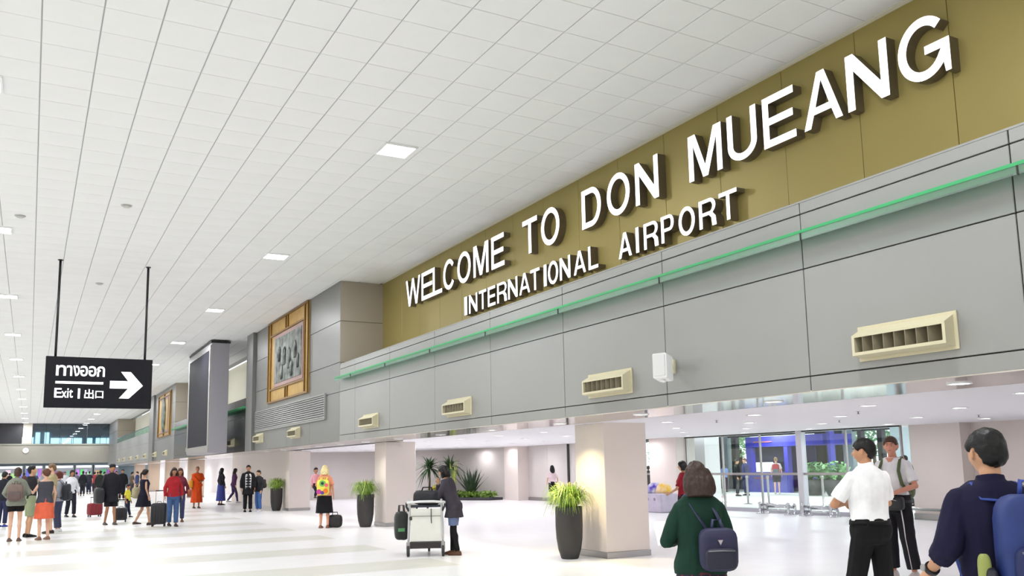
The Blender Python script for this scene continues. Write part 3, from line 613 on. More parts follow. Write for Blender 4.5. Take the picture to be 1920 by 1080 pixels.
# dark planter boxes beyond the glass
for u, lab in ((1528, 'dark planter with a green bush beyond the glass right of the booth'), (1570, 'dark planter with sparse leaves beyond the glass by the white-shirted man')):
    X = 31.0; Y = RY(u, X, 920); e = empty('planter_box', (X, Y, 0), lab, 'planter', 'planters beyond the glass')
    MB().lathe((X, Y, 0), [(.38, 0), (.5, .3), (.55, .7)], 16).build('pot', M('planter_charcoal', (48, 52, 52), .6), e)
    mb = MB(); leaf_cloud(mb, (X, Y, 1.05), (.5, .7, .45), 260, .16, random.Random(u)); mb.build('foliage', m_leafs[1], e, kind='stuff')
# ------------------------------------------------------------------ arcade beyond the infill wall
MB().box(12.0, 12.2, 47.3, 100, 0, ZI).build('wall_arcade_back', m_white, kind='structure')
MB().box(8.44, 12.2, 60, 124, ZI, ZI+.1).build('ceiling_arcade', m_white, kind='structure')
for k, y in enumerate((56.2, 66.5, 77, 87.5)):
    pillar(8.55, 9.4, y, y+.9, lab='distant tan pillar of the arcade, %s after the monk' % ['first', 'second', 'third', 'fourth'][k], mat=M('tan_pillar', (196, 176, 158), .6))
for k in range(10): downlight(10.2, 48.8+5.3*k, ZI, .16, 'distant round downlight in the arcade past the pink wall, %s counted from it' % ORD[k], 'distant arcade downlights', 45, (1, .95, .9))
# shops under the far wall
for i, (a, b, z0, z1, c, em, l) in enumerate(((-10, -3.2, 0, 2.4, (150, 160, 165), 0, 'pale shop front at the far left of the hall end'), (-3, -.6, .6, 2.5, (150, 165, 180), .1, 'pale blue shop front at the far hall end'), (-.4, 1.4, .5, 2.5, (112, 140, 118), .08, 'green shop front at the far hall end'),
        (1.6, 4.6, .4, 2.5, (98, 110, 140), .08, 'blue shop front at the far hall end'), (4.8, 6.6, .5, 2.5, (120, 146, 126), .08, 'pale green shop front at the far hall end'), (6.8, 9.5, .3, 2.4, (120, 104, 128), .08, 'mauve shop front at the far hall end'))):
    e = empty('shop_front', ((a+b)/2, 116, 0), l, 'shop'); 
    MB().box(a, b, 116, 118, 0, 2.55).build('body', M('shop_body', (120, 124, 128), .6), e)
    n_ = 4; rs = random.Random(i+20)
    for q in range(n_):
        xa = a+.1+(b-a-.2)*q/n_; zt = rs.uniform(1.7, 2.2); cc = tuple(int(min(255, max(30, v*rs.uniform(.55, 1.5)))) for v in c)
        MB().box(xa+.02, xa+(b-a-.2)/n_-.02, 115.9, 115.98, 1.0, zt).build('sign_panel', M('shop_sign_%d_%d' % (i, q), cc, .5, emit=em*rs.random()), e)
    MB().box(a+.1, b-.1, 115.88, 115.98, 2.25, 2.5).build('light_band', M('shop_light_band', (235, 242, 250), .5, emit=.5), e)
    MB().box(a+.2, b-.2, 115.92, 115.98, .1, .95).build('counter', M('shop_counter_%d' % i, tuple(int(v*.55) for v in c), .5), e)
for k in range(5):  # unseen strips added to light the far end, which the hall lamps miss
    for yy in (104, 110):
        x = -8+4*k; e = empty('added_fill_strip', (x, yy, 4.24), 'unseen fill strip added under the low ceiling beyond the far wall', 'lamp', 'added fill strips beyond the far wall')
        MB().box(x-1.4, x+1.4, yy-.12, yy+.12, 4.24, 4.30).build('diffuser', m_lamp, e); area_light('added_strip_fill', (0, 0, -.02), 1.2, 160, e, (1, 1, 1))
e = empty('wall_clock', (-.39, YF-.1, 3.68), 'small round white clock on the far grey wall', 'clock')
m = MB().lathe((0, 0, 0), [(.24, 0), (.27, .02), (.27, .06), (.24, .07)], 20); m.v = [(-.39+x, YF-.01-z, 3.92+y) for x, y, z in m.v]; m.build('face', m_white_metal, e)
MB().box(-.40, -.38, YF-.10, YF-.082, 3.92, 4.08).build('hand', m_black, e); MB().box(-.39, -.28, YF-.10, YF-.082, 3.91, 3.93).build('hand', m_black, e)

# ------------------------------------------------------------------ tall pots with arching grass
m_pot = M('charcoal_pot', (52, 50, 50), .55, var=.06, vscale=3)
def grass(mb, c, n, rr, h=.52, spread=.36):
    for _ in range(n):
        a = rr.uniform(0, 2*math.pi); L = rr.uniform(.6, 1.0); sp = spread*rr.uniform(.3, 1.15); hh = h*rr.uniform(.55, 1.1)*L; r0 = rr.uniform(0, .12)
        ca, sa = math.cos(a), math.sin(a); w = rr.uniform(.006, .011); pts = []
        for k in range(6):
            t = k/5; r = r0+sp*t; z = hh*(1-(1-t)**2)-sp*.75*max(0, t-.45)**2*3*rr.uniform(.7, 1.2)
            pts.append((c[0]+ca*r, c[1]+sa*r, c[2]+z, w*(1-.8*t)))
        vs = []; [vs.extend([(x-sa*q, y+ca*q, z), (x+sa*q, y-ca*q, z+.002)]) for x, y, z, q in pts]
        mb.add(vs, [(2*k, 2*k+1, 2*k+3, 2*k+2) for k in range(5)], True)
def pot(x, y, lab, seed):
    e = empty('potted_grass', (x, y, 0), lab, 'potted plant', 'tall charcoal pots along the arcade'); rr = random.Random(seed)
    MB().lathe((x, y, 0), [(.135, 0), (.15, .015), (.195, .16), (.222, .34), (.232, .55), (.232, .86), (.225, .87), (.205, .865), (.20, .80)], 30).build('pot', m_pot, e)
    MB().lathe((x, y, .79), [(.2, 0), (.2, .015), (.05, .03)], 20).build('soil', M('soil', (60, 46, 36), .9), e)
    for nm, n, c in (('foliage', 420, (122, 158, 60)), ('young_leaves', 240, (164, 190, 84)), ('dark_leaves', 160, (84, 112, 48))):
        mb = MB(); grass(mb, (x, y, .81), n, rr); mb.build(nm, M('grass_'+nm, c, .5, var=.15, vscale=8), e, kind='stuff')
    for a in (.6, 2.2, 4.4): MB().tube([(x, y, .8), (x+.03*math.cos(a), y+.03*math.sin(a), 1.1), (x+.08*math.cos(a), y+.08*math.sin(a), 1.28)], [.006, .012, .004], 6).build('seed_head', M('seed_brown', (120, 90, 50), .7), e)
    return e
pot(8.1, 12.78, 'nearest tall charcoal pot of arching grass beside the warm-lit pillar', 1)
pot(8.07, 23.03, 'middle tall charcoal pot of arching grass before the second pillar', 2)
pot(8.5, 34.6, 'farthest tall charcoal pot of grass by the couple in black', 3)
# ------------------------------------------------------------------ indoor garden bed
gb = empty('garden_bed', (18.2, 38.2, 0), 'low planted garden bed with bright groundcover against the curved wall', 'planting bed')
MB().poly_prism([(16.6, 41.6), (17.2, 38.4), (18.6, 36.2), (19.4, 36.3), (17.9, 42.4)], 'z', 0, .12).build('kerb', M('bed_kerb_dark', (54, 54, 60), .6), gb)
mb = MB(); rr = random.Random(4)
for _ in range(90):
    t = rr.random(); leaf_cloud(mb, (17.0+1.9*t+rr.uniform(-.1, .5), 41.2-4.6*t+rr.uniform(-.2, .4), .24), (.22, .22, .16), 26, .10, rr)
mb.build('groundcover', M('groundcover_lime', (128, 162, 66), .6, var=.2, vscale=3), gb, kind='stuff')
mb = MB(); leaf_cloud(mb, (17.5, 39.4, .5), (.35, .5, .25), 160, .12, rr); mb.build('yellow_shrub', M('shrub_yellow', (190, 176, 60), .6), gb, kind='stuff')
def blades(mb, c, n, L, up, w, rr, droop=.5):
    for _ in range(n):
        a = rr.uniform(0, 2*math.pi); e_ = rr.uniform(*up); l = L*rr.uniform(.7, 1.1); ca, sa = math.cos(a), math.sin(a); vs = []
        for k in range(5):
            t = k/4; r = l*t*math.cos(e_); z = l*t*math.sin(e_)-droop*l*t*t*math.cos(e_); q = w*(.6+1.2*t if t < .35 else 1.02*(1-t)/.65+.03)
            vs += [(c[0]+ca*r-sa*q, c[1]+sa*r+ca*q, c[2]+z), (c[0]+ca*r+sa*q, c[1]+sa*r-ca*q, c[2]+z+.01)]
        mb.add(vs, [(2*k, 2*k+1, 2*k+3, 2*k+2) for k in range(4)], True)
ag = empty('spiky_plant', (18.55, 37.9, .1), 'dark spiky agave-like plant in the garden bed by the curved wall', 'plant')
mb = MB(); blades(mb, (18.55, 37.9, .15), 60, 1.5, (.85, 1.5), .075, rr, .22); mb.build('leaves', M('agave_dark_green', (58, 76, 54), .5, var=.2), ag)
MB().tube([(18.55, 37.9, .1), (18.55, 37.9, .5)], [.12, .08], 8).build('stem', M('bark', (92, 80, 66), .9), ag)
pa = empty('indoor_palm', (17.4, 40.3, .1), 'small indoor palm with drooping dark crown behind the trolley woman', 'palm')
MB().tube([(17.4, 40.3, .1), (17.45, 40.3, .9), (17.4, 40.25, 1.55)], [.07, .05, .045], 8).build('trunk', M('palm_trunk', (86, 70, 52), .9), pa)
mb = MB(); blades(mb, (17.4, 40.25, 1.5), 70, 1.05, (-.2, 1.2), .05, rr, .75); mb.build('crown', M('palm_green', (62, 92, 54), .6, var=.25), pa)
pa = empty('indoor_palm', (17.95, 39.0, .1), 'second indoor palm, just behind the head of the trolley woman', 'palm')
MB().tube([(17.95, 39.0, .1), (17.9, 39.0, .9), (17.95, 39.0, 1.6)], [.07, .05, .045], 8).build('trunk', M('palm_trunk', (86, 70, 52), .9), pa)
mb = MB(); blades(mb, (17.95, 39.0, 1.55), 70, .95, (-.2, 1.2), .05, rr, .75); mb.build('crown', M('palm_green', (62, 92, 54), .6, var=.25), pa)
ys = empty('yellow_plant', (18.1, 38.9, .1), 'tall yellow-green strap-leaved plant between palm and spiky plant', 'plant')
mb = MB(); blades(mb, (18.1, 38.9, .2), 18, 1.75, (1.35, 1.55), .07, rr, .1); mb.build('leaves', M('strap_yellow_green', (196, 206, 110), .5), ys)
# plant at the right edge
rp = empty('edge_plant', (19.75, 11.35, 0), 'feathery plant in a pot at the right edge behind the navy-shirted man', 'potted plant')
MB().lathe((19.75, 11.35, 0), [(.16, 0), (.24, .3), (.26, .6), (.22, .6)], 16).build('pot', m_pot, rp)
mb = MB(); blades(mb, (19.75, 11.35, .6), 90, .85, (.3, 1.4), .03, rr, .4); mb.build('leaves', M('feathery_leaf', (74, 84, 66), .6), rp)
# ------------------------------------------------------------------ people
def smooth01(t): t = max(0.0, min(1.0, t)); return t*t*(3-2*t)
def lerp_tab(tab, z):
    if z <= tab[0][0]: return tab[0][1:]
    for a, b in zip(tab[:-1], tab[1:]):
        if z <= b[0]:
            t = (z-a[0])/(b[0]-a[0]); return tuple(p+(q-p)*t for p, q in zip(a[1:], b[1:]))
    return tab[-1][1:]
MALE = [(.82, .120, .085, 0), (.86, .150, .105, 0), (.93, .162, .112, -.005), (1.02, .150, .102, 0), (1.10, .145, .100, .005), (1.24, .165, .112, .005), (1.34, .178, .112, 0), (1.41, .178, .095, -.005), (1.455, .145, .078, -.008), (1.485, .085, .064, -.008), (1.51, .060, .058, -.004), (1.58, .054, .056, .004)]
FEMALE = [(.82, .125, .090, 0), (.86, .158, .110, 0), (.93, .170, .118, -.01), (1.02, .145, .098, 0), (1.10, .128, .088, .005), (1.22, .142, .100, .01), (1.30, .152, .118, .02), (1.37, .155, .100, 0), (1.425, .150, .082, -.006), (1.46, .120, .070, -.008), (1.485, .072, .058, -.008), (1.51, .050, .050, -.004), (1.58, .046, .048, .004)]
WS = bpy.data.scenes.new('workshop')      # a scratch scene, removed at the end
def solid(mb, voxel, iters=3, fold=0.0, seed=0, fs=9.0, zs=.45):
    """fuse the collected closed shapes into one smooth continuous surface"""
    me = mb.mesh('tmp', (0, 0, 0)); o = bpy.data.objects.new('tmp', me); WS.collection.objects.link(o)
    r = o.modifiers.new('r', 'REMESH'); r.mode = 'VOXEL'; r.voxel_size = voxel; r.use_smooth_shade = True
    if iters: s = o.modifiers.new('s', 'SMOOTH'); s.factor = .5; s.iterations = iters
    with bpy.context.temp_override(scene=WS, view_layer=WS.view_layers[0]):
        out = bpy.data.meshes.new_from_object(o.evaluated_get(bpy.context.evaluated_depsgraph_get()))
    bpy.data.objects.remove(o); bpy.data.meshes.remove(me)
    if fold:
        sv = Vector((seed*3.1, seed*1.7, 0)); d = []
        for v in out.vertices:
            p = v.co; n = noise.noise(Vector((p.x*fs, p.y*fs, p.z*fs*zs+p.x*3))+sv)+.5*noise.noise(Vector((p.x*fs*2, p.y*fs*2, p.z*fs*zs*2.6))+sv)
            d.append(v.co+v.normal*n*fold)
        for v, c in zip(out.vertices, d): v.co = c
    for p in out.polygons: p.use_smooth = True
    return out
def head_points(nu, nv, off=0.0, hair=None):
    """a head: cranium, jaw, brow, eye sockets, nose, lips and chin; hair -> a cap lying on it"""
    rings = []
    for j in range(nv+1):
        a = -math.pi/2+math.pi*(j+.0)/nv; a = max(-1.54, min(1.54, a)); ring = []
        for k in range(nu):
            b = 2*math.pi*k/nu; dx, dy, dz = math.cos(a)*math.sin(b), math.cos(a)*math.cos(b), math.sin(a)
            x, y, z = dx*.076, dy*(.096 if dy > 0 else .104), dz*.116
            if z < -.015:
                t = smooth01((-.015-z)/.10); x *= 1-.30*t
                if y < 0: y *= 1-.62*t
                else: y *= 1-.06*t
            if z > .0: y -= .010*smooth01(z/.116); x *= 1+.03*smooth01(z/.06)
            if dy > 0:
                g = lambda cx, cz, sx, sz: math.exp(-((x-cx)/sx)**2-((z-cz)/sz)**2)
                if y > .074: y = .074+(y-.074)*.6
                y += .027*g(0, -.022, .013, .017)+.012*g(0, .0, .010, .02)+.005*g(0, .032, .045, .010)-.009*(g(.031, .010, .015, .011)+g(-.031, .010, .015, .011))
                y += .006*g(0, -.056, .022, .010)+.008*g(0, -.096, .022, .014)+.004*(g(.04, -.02, .018, .02)+g(-.04, -.02, .018, .02))-.003*g(0, -.073, .02, .006)
            if hair is not None:
                az = abs(math.degrees(math.atan2(dx, dy)))
                hl = lerp_tab(hair['line'], az)[0]; hl += .010*noise.noise(Vector((dx*7, dy*7, dz*7))); m = smooth01((z-hl)/.012+.5)
                o = off*m*(1+hair.get('top', .3)*smooth01(z/.1))-.016*(1-m)
                o += m*(.006*noise.noise(Vector((dx*5, dy*5, dz*4)))+.004*noise.noise(Vector((dx*16, dy*16, dz*5))))
                n = Vector((dx, dy, dz)); x += n.x*o; y += n.y*o; z += n.z*o
            ring.append((x, y, z))
        rings.append(ring)
    return rings
SHORT = [(0, .052), (28, .050), (46, .040), (60, .018), (72, .006), (84, .028), (100, .030), (112, -.010), (128, -.052), (180, -.074)]
BANGS = [(0, .040), (40, .035), (65, .0), (80, -.04), (110, -.07), (140, -.08), (180, -.085)]
NOHAIR = [(0, .2), (180, .2)]
P0 = dict(elbL=(-.235, -.03, 1.15), wriL=(-.245, .05, .90), elbR=(.235, -.03, 1.15), wriR=(.245, .05, .90),
          kneL=(-.095, .015, .49), ankL=(-.10, -.03, .085), kneR=(.095, .015, .49), ankR=(.10, -.03, .085), footL=0, footR=0, lean=0, twist=0, hyaw=0, hpit=0, hroll=0)
def limb(mb, pts, rad, n=10, sub=3):
    P, R_ = [], []
    for i in range(len(pts)-1):
        for k in range(sub):
            t = k/sub; P.append(Vector(pts[i]).lerp(Vector(pts[i+1]), t)); R_.append(rad[i]+(rad[i+1]-rad[i])*t)
    P.append(Vector(pts[-1])); R_.append(rad[-1]); mb.tube(P, R_, n)
    for p, r in zip(pts[:-1], rad[:-1]): mb.ball(p, r*.99, r*.99, r*.99, 10, 7)
def add_hand(mb, w, d, side, curl=.6, fine=False, s=1.0):
    """palm, four fingers of different length and a thumb leaving the side of the palm"""
    w = Vector(w); d = Vector(d).normalized(); inn = Vector((-side, 0, 0)); inn = (inn-d*inn.dot(d)).normalized(); f = d.cross(inn).normalized()
    if f.y < 0: f = -f
    pc = w+d*.048*s; ring = []
    for k, (t, a, b) in enumerate(((0, .024, .018), (.02, .032, .018), (.055, .040, .016), (.088, .040, .014), (.098, .034, .010))):
        c = w+d*t*s; ring.append([c+f*math.cos(2*math.pi*i/12)*a*s+inn*math.sin(2*math.pi*i/12)*b*s for i in range(12)])
    mb.loft(ring)
    for i, (o, L) in enumerate(((.030, .074), (.011, .084), (-.009, .078), (-.028, .060))):
        p = w+d*.088*s+f*o*s; pts = [p]; dd = d.copy()
        for k, q in enumerate((.45, .32, .25)):
            ang = curl*(.35+.35*k); dd = (d*math.cos(ang)+inn*math.sin(ang)).normalized(); pts.append(pts[-1]+dd*L*q*s)
        mb.tube(pts, [.0095*s, .0092*s, .0085*s, .0065*s], 8)
    p = w+d*.022*s+f*.026*s; t1 = (d*.75+f*.65+inn*.25).normalized(); t2 = (d*.95+f*.2+inn*.35).normalized()
    mb.tube([p, p+t1*.038*s, p+t1*.038*s+t2*.030*s, p+t1*.038*s+t2*.052*s], [.013*s, .0115*s, .0105*s, .007*s], 8)
def person(X, Y, H, h, label, skin=(196, 148, 118), hair=('short', (24, 20, 20)), top=('tee', (200, 200, 200)), bottom=('trousers', (40, 42, 50)), shoes=(40, 36, 36), female=False, vox=.014, pose=None, build=1.0, cat='person', group=None, face=False, z0=0.0, hscale=1.0, curl=.6, fold=None):
    P = dict(P0); P.update(pose or {}); s = H/1.75; az = math.atan2(X, Y); rz = -(az+math.radians(h))
    TAB = FEMALE if female else MALE; e1 = .012+vox*.45; fine = vox < .0085; fd = (.008 if vox < .011 else .006) if fold is None else fold
    ln = math.radians(P['lean']); cl, sl = math.cos(ln), math.sin(ln)
    def W(p, force=False):
        x, y, z = p
        if z > .92 or force:
            dz = z-.92; y, z = y*cl+dz*sl, .92-y*sl+dz*cl
        return Vector((x*s, y*s, z*s))
    def torso(mb, za, zb, inf, bw=1.0, steps=14, flare=0.0):
        rings = []
        for k in range(steps+1):
            z = za+(zb-za)*k/steps; rx, ry, cy = lerp_tab(TAB, z); f = flare*(1-k/steps)
            rings.append([W((math.copysign(abs(math.cos(2*math.pi*i/20))**.88, math.cos(2*math.pi*i/20))*(rx*bw*build+inf+f), cy+math.copysign(abs(math.sin(2*math.pi*i/20))**.88, math.sin(2*math.pi*i/20))*(ry*bw*build+inf+f), z)) for i in range(20)])
        mb.loft(rings)
    sh = {-1: (-.178*build, -.005, 1.415), 1: (.178*build, -.005, 1.415)} if not female else {-1: (-.155*build, -.005, 1.395), 1: (.155*build, -.005, 1.395)}
    J = {-1: (sh[-1], P['elbL'], P['wriL']), 1: (sh[1], P['elbR'], P['wriR'])}
    LG = {-1: ((-.088, -.005, .89), P['kneL'], P['ankL']), 1: ((.088, -.005, .89), P['kneR'], P['ankR'])}
    ar = .82 if female else 1.0
    # ---- body
    b = MB(); torso(b, .84, 1.42, -.018, steps=10); torso(b, 1.40, 1.58, -.012, steps=8)
    for sd in (-1, 1):
        a, e_, w = [W(p, True) for p in J[sd]]; a = a+Vector((-sd*.022*s, 0, -.016*s))
        limb(b, [a, e_, w], [.044*ar*s, .040*ar*s, .026*ar*s]); fa = e_.lerp(w, .25); b.ball(fa, .040*ar*s, .040*ar*s, .040*ar*s, 8, 6)
        add_hand(b, w, w-e_, sd, curl, fine, s*(.92 if female else 1))
        hp, kn, an = [W(p) for p in LG[sd]]
        limb(b, [hp, kn, an], [.074*s, .050*s, .034*s]); cf = kn.lerp(an, .28); b.tube([kn.lerp(an, .08)-Vector((0, .008, 0)), cf-Vector((0, .016, 0))*s, kn.lerp(an, .6)], [.042*s, .052*s, .036*s], 10)
        fy = math.radians(P['footR' if sd > 0 else 'footL']); fdv = Vector((math.sin(fy), math.cos(fy), 0)); fz = an.z-.085*s
        sdv = Vector((fdv.y, -fdv.x, 0)); base = Vector((an.x, an.y, fz))
        def foot(mb, inf, zo, base=base, fdv=fdv, sdv=sdv):
            rg = []
            for t, wd, ht in ((-.075, .022, .05), (-.06, .034, .075), (-.01, .037, .09), (.06, .040, .065), (.12, .046, .045), (.165, .040, .034), (.192, .020, .024)):
                c = base+fdv*t*s; rg.append([c+sdv*math.cos(math.pi*i/9)*(wd+inf)*s+Vector((0, 0, (zo+max(0, math.sin(math.pi*i/9))*(ht+inf))*s)) for i in range(10)])
            mb.loft(rg)
        foot(b, 0, .004)
        P.setdefault('_feet', []).append(foot)
    hs = .98*s*hscale*(.96 if female else 1)
    hc = W((0, .022, 1.640)) if hscale == 1 else W((0, .02, 1.54))+Vector((0, 0, .105*hs))
    HR = Matrix.Rotation(math.radians(-P['hyaw']), 3, 'Z') @ Matrix.Rotation(math.radians(-P['hpit']), 3, 'X') @ Matrix.Rotation(math.radians(P['hroll']), 3, 'Y')
    def HP(p): return HR @ (Vector(p)*hs)+hc
    nu, nv = (40, 30) if fine else (26, 20)
    b.loft([[HP(p) for p in r] for r in head_points(nu, nv)])
    for sd in (-1, 1):
        m = MB().ball((0, 0, 0), .011, .021, .032, 10, 8); b.add([HP((sd*(.082)+p[0]+sd*p[1]*-.45, -.004+p[1], -.002+p[2])) for p in m.v], m.f)
    b.tube([W((0, -.008, 1.50)), HP((0, -.018, -.07))], [.052*s*ar**.5, .050*s*ar**.5], 12)
    me = solid(b, vox*s if not fine else vox, 2 if fine else 3); me.materials.append(M('skin_%d_%d_%d' % skin, skin, .5, spec=.3, var=.04, vscale=12))
    me.name = 'person'; o = bpy.data.objects.new('person', me); COL.objects.link(o); o.location = (X, Y, z0); o.rotation_euler = (0, 0, rz); tag(o, label, cat, group)
    def child(nm, mb, color, it=3, f=0.0, rough=.8, v=None, mat=None, lab=None, fs=9.0, zs=.45):
        q = solid(mb, v or vox*s, it, f, len(nm)+int(X*7), fs, zs); q.name = nm; q.materials.append(mat or M('cloth_%d_%d_%d' % tuple(color), color, rough, spec=.2, var=.07, vscale=7)); c = part(nm, q, o)
        if lab: c['label'] = lab
        return c
    # ---- shoes
    if shoes:
        for ft in P['_feet']:
            mb = MB(); ft(mb, .012, 0); child('shoe', mb, shoes, 1, rough=.5, v=max(vox*.8, .008))
    # ---- bottom
    for bottom_ in (bottom if isinstance(bottom, list) else [bottom]):
        st = bottom_[0]; bc = bottom_[1]; bmat = bottom_[2] if len(bottom_) > 2 and not isinstance(bottom_[2], (int, float)) else None; hem = bottom_[2] if len(bottom_) > 2 and isinstance(bottom_[2], (int, float)) else None
        mb = MB()
        if st in ('trousers', 'shorts', 'leggings', 'loose'):
            inf = {'trousers': .018, 'shorts': .024, 'leggings': .006, 'loose': .034}[st]+vox*.35
            torso(mb, .80, 1.03, inf*.6+.010, steps=8); mb.ball(W((0, -.01, .84)), .13*s, .10*s, .09*s)
            for sd in (-1, 1):
                hp, kn, an = [W(p) for p in LG[sd]]
                if st == 'shorts':
                    t = .72 if hem is None else hem; limb(mb, [hp, hp.lerp(kn, t)], [(.092+inf*.4)*s, (.070+inf)*s])
                else:
                    end = an+(kn-an).normalized()*(.03 if st != 'leggings' else .0)*s
                    limb(mb, [hp, kn, end], [(.090+inf*.4)*s, (.055+inf)*s, (.042+inf*(1.1 if st != 'leggings' else .5))*s])
                    if st == 'leggings': mb.tube([kn, kn.lerp(an, .3)-Vector((0, .014, 0)), kn.lerp(an, .65)], [.052*s, .060*s, .045*s], 10)
            child(st if st not in ('loose',) else 'trousers', mb, bc, 3, fd, mat=bmat)
        elif st in ('skirt', 'longskirt'):
            zh = hem if hem else (.50 if st == 'skirt' else .16); rg = []
            kl, kr = W(P['kneL']), W(P['kneR'])
            for k in range(9):
                t = k/8; z = 1.04+(zh-1.04)*t; rx, ry, cy = lerp_tab(TAB, max(z, .93)); fl = (.05 if st == 'skirt' else .07)*t; sp = .5*abs(kl.y-kr.y)*t*.8
                rg.append([W((math.cos(2*math.pi*i/36)*(rx+.02+fl)+.008*t*math.sin(i*2*math.pi/4), cy+math.sin(2*math.pi*i/36)*(ry+.022+fl+sp)+.008*t*math.cos(i*2*math.pi/4), z)) for i in range(36)])
            mb.loft(rg); child('skirt', mb, bc, 2, fd, mat=bmat)
    # ---- top
    st = top[0]; tc = top[1]; tmat = top[2] if len(top) > 2 and top[2] is not None and not isinstance(top[2], (int, float)) else None
    if st:
        mb = MB(); k = dict(tee=(.90, 1.50, .014, 'short'), shirt=(1.0, 1.505, .018, 'short'), rolled=(.86, 1.505, .026, 'rolled'), long=(.88, 1.50, .016, 'long'), jacket=(.84, 1.505, .028, 'long'), coat=(.66, 1.505, .032, 'long'), sweater=(.86, 1.50, .030, 'long'), vest=(.90, 1.44, .012, 'none'), dress=(.90, 1.44, .014, 'none'), cardigan=(.72, 1.49, .042, 'long'), robe=(.30, 1.47, .04, 'one'))[st]
        za, zb, inf, sl_ = k; inf += vox*.35
        if za < .83:
            rg = []
            for q in range(6):
                z = za+(.86-za)*q/5; rx, ry, cy = lerp_tab(TAB, max(z, .88)); f = .03*(1-q/5) if st != 'robe' else .02*(1-q/5)
                rg.append([W((math.cos(2*math.pi*i/24)*(rx+inf+f), cy+math.sin(2*math.pi*i/24)*(ry+inf+f), z)) for i in range(24)])
            mb.loft(rg); torso(mb, .85, zb, inf)
        else: torso(mb, za, zb, inf, flare=.006)
        for sd in (-1, 1):
            a, e_, w = [W(p, True) for p in J[sd]]; a = a+Vector((-sd*.014*s, 0, -.012*s))
            if sl_ == 'short' or (sl_ == 'one' and sd < 0): limb(mb, [a, a.lerp(e_, .8 if st != 'robe' else .9)], [(.054*ar+inf*.5)*s, (.054*ar+inf*.9)*s])
            elif sl_ == 'rolled': limb(mb, [a, e_, e_.lerp(w, .42)], [(.056*ar+inf*.55)*s, (.046*ar+inf*.8)*s, (.042*ar+inf*.8)*s])
            elif sl_ == 'long': limb(mb, [a, e_, e_.lerp(w, .97)], [(.056*ar+inf*.55)*s, (.046*ar+inf*.8)*s, (.033*ar+inf*.6)*s])
            elif sl_ == 'one' : pass
            else: mb.ball(a.lerp(Vector((0, 0, a.z)), .25), .05*s, .05*s, .05*s)
        if st in ('shirt', 'jacket', 'coat', 'rolled'): mb.tube([W((0, -.012, 1.485)), W((0, -.006, 1.535))], [(.068 if not female else .06)*s, (.064 if not female else .056)*s], 16)
        child({'tee': 'tee_shirt', 'long': 'shirt', 'vest': 'sleeveless_top', 'rolled': 'shirt'}.get(st, st), mb, tc, 3, fd*1.2, mat=tmat)
    # ---- hair
    hst, hcol = hair[0], hair[1]; L = hair[2] if len(hair) > 2 else .30
    if hst:
        mb = MB(); hd = {'line': SHORT if hst in ('short', 'tall') else (BANGS if hst != 'shaved' else SHORT), 'top': .9 if hst == 'tall' else .3}
        mb.loft([[HP(p) for p in r] for r in head_points(nu, nv, .004 if hst == 'shaved' else .017, hd)])
        if hst == 'long':
            rg = []
            for q in range(9):
                t = q/8; zz = .06-(.06+L)*t; rx = (.100 if fine else .086)+(.030+.11*max(0, L-.14)*(1 if L < .22 else 0))*math.sin(min(1, t*1.3)*math.pi*.6)+(.012 if fine else 0)*t; ry = .055+.016*t; yc = -.055-.035*smooth01(t*1.6)
                rg.append([HP((math.cos(2*math.pi*i/18)*rx*(1-.25*max(0, t-.8)/.2), yc+math.sin(2*math.pi*i/18)*ry, zz)) for i in range(18)])
            mb.loft(rg)
            for sd in (-1, 1): mb.tube([HP((sd*.075, .0, .04)), HP((sd*.088, .005, -.05)), HP((sd*.09, -.01, -.13)), HP((sd*.085, -.03, -.19 if L > .18 else -.12))], [.022*hs, .026*hs, .026*hs, .014*hs], 8)
        if hst == 'bob':
            mb.tube([HP((0, -.05, .02)), HP((0, -.052, -.10))], [.085*hs, .080*hs], 14)
        if hst == 'bun': mb.ball(HP((0, -.105, .05)), .04*hs, .04*hs, .04*hs)
        if hst == 'pony': mb.tube([HP((0, -.10, .03)), HP((0, -.15, -.02)), HP((0, -.15, -.16)), HP((0, -.135, -.24))], [.025*hs, .032*hs, .03*hs, .01*hs], 8)
        child('hair', mb, hcol, 1, (.006 if hst == 'long' else .003) if vox < .012 else 0, zs=.12, fs=34.0, rough=.45, v=max(.006, vox*.85), mat=M('hair_%d_%d_%d' % tuple(hcol), hcol, .45, spec=.3, var=.25, vscale=40, bump=.15, bscale=90))
    if face:
        for sd in (-1, 1):
            q = MB().ball((0, 0, 0), .0125, .006, .0075, 10, 6); q.v = [tuple(HP((sd*.030+p[0], .0745+p[1], .010+p[2]))) for p in q.v]; ey = q.build('eye', M('eye_white', (225, 220, 215), .3), o, local=True)
            q = MB().ball((0, 0, 0), .0065, .004, .0068, 10, 6); q.v = [tuple(HP((sd*.030+p[0], .0795+p[1], .010+p[2]))) for p in q.v]; q.build('iris', M('iris_dark', (40, 30, 26), .3), ey, local=True)
            q = MB().tube([HP((sd*.014, .087, .029)), HP((sd*.032, .085, .034)), HP((sd*.050, .073, .030))], [.0035*hs, .0042*hs, .002*hs], 6); q.build('eyebrow', M('hair_%d_%d_%d' % tuple(hcol), hcol, .5), o, local=True)
        q = MB().tube([HP((-.024, .072, -.055)), HP((-.010, .0825, -.053)), HP((0, .0835, -.0545)), HP((.010, .0825, -.053)), HP((.024, .072, -.055))], [.002*hs, .0055*hs, .006*hs, .0055*hs, .002*hs], 8); q.build('lips', M('lips', (176, 104, 96), .45), o, local=True)
    return o, W, HP, s
def worn(o, name, label, cat, group=None):
    """an empty standing where the wearer stands, so a bag can be laid out in the wearer's own frame"""
    e = empty(name, o.location[:], label, cat, group); e.rotation_euler = o.rotation_euler; return e
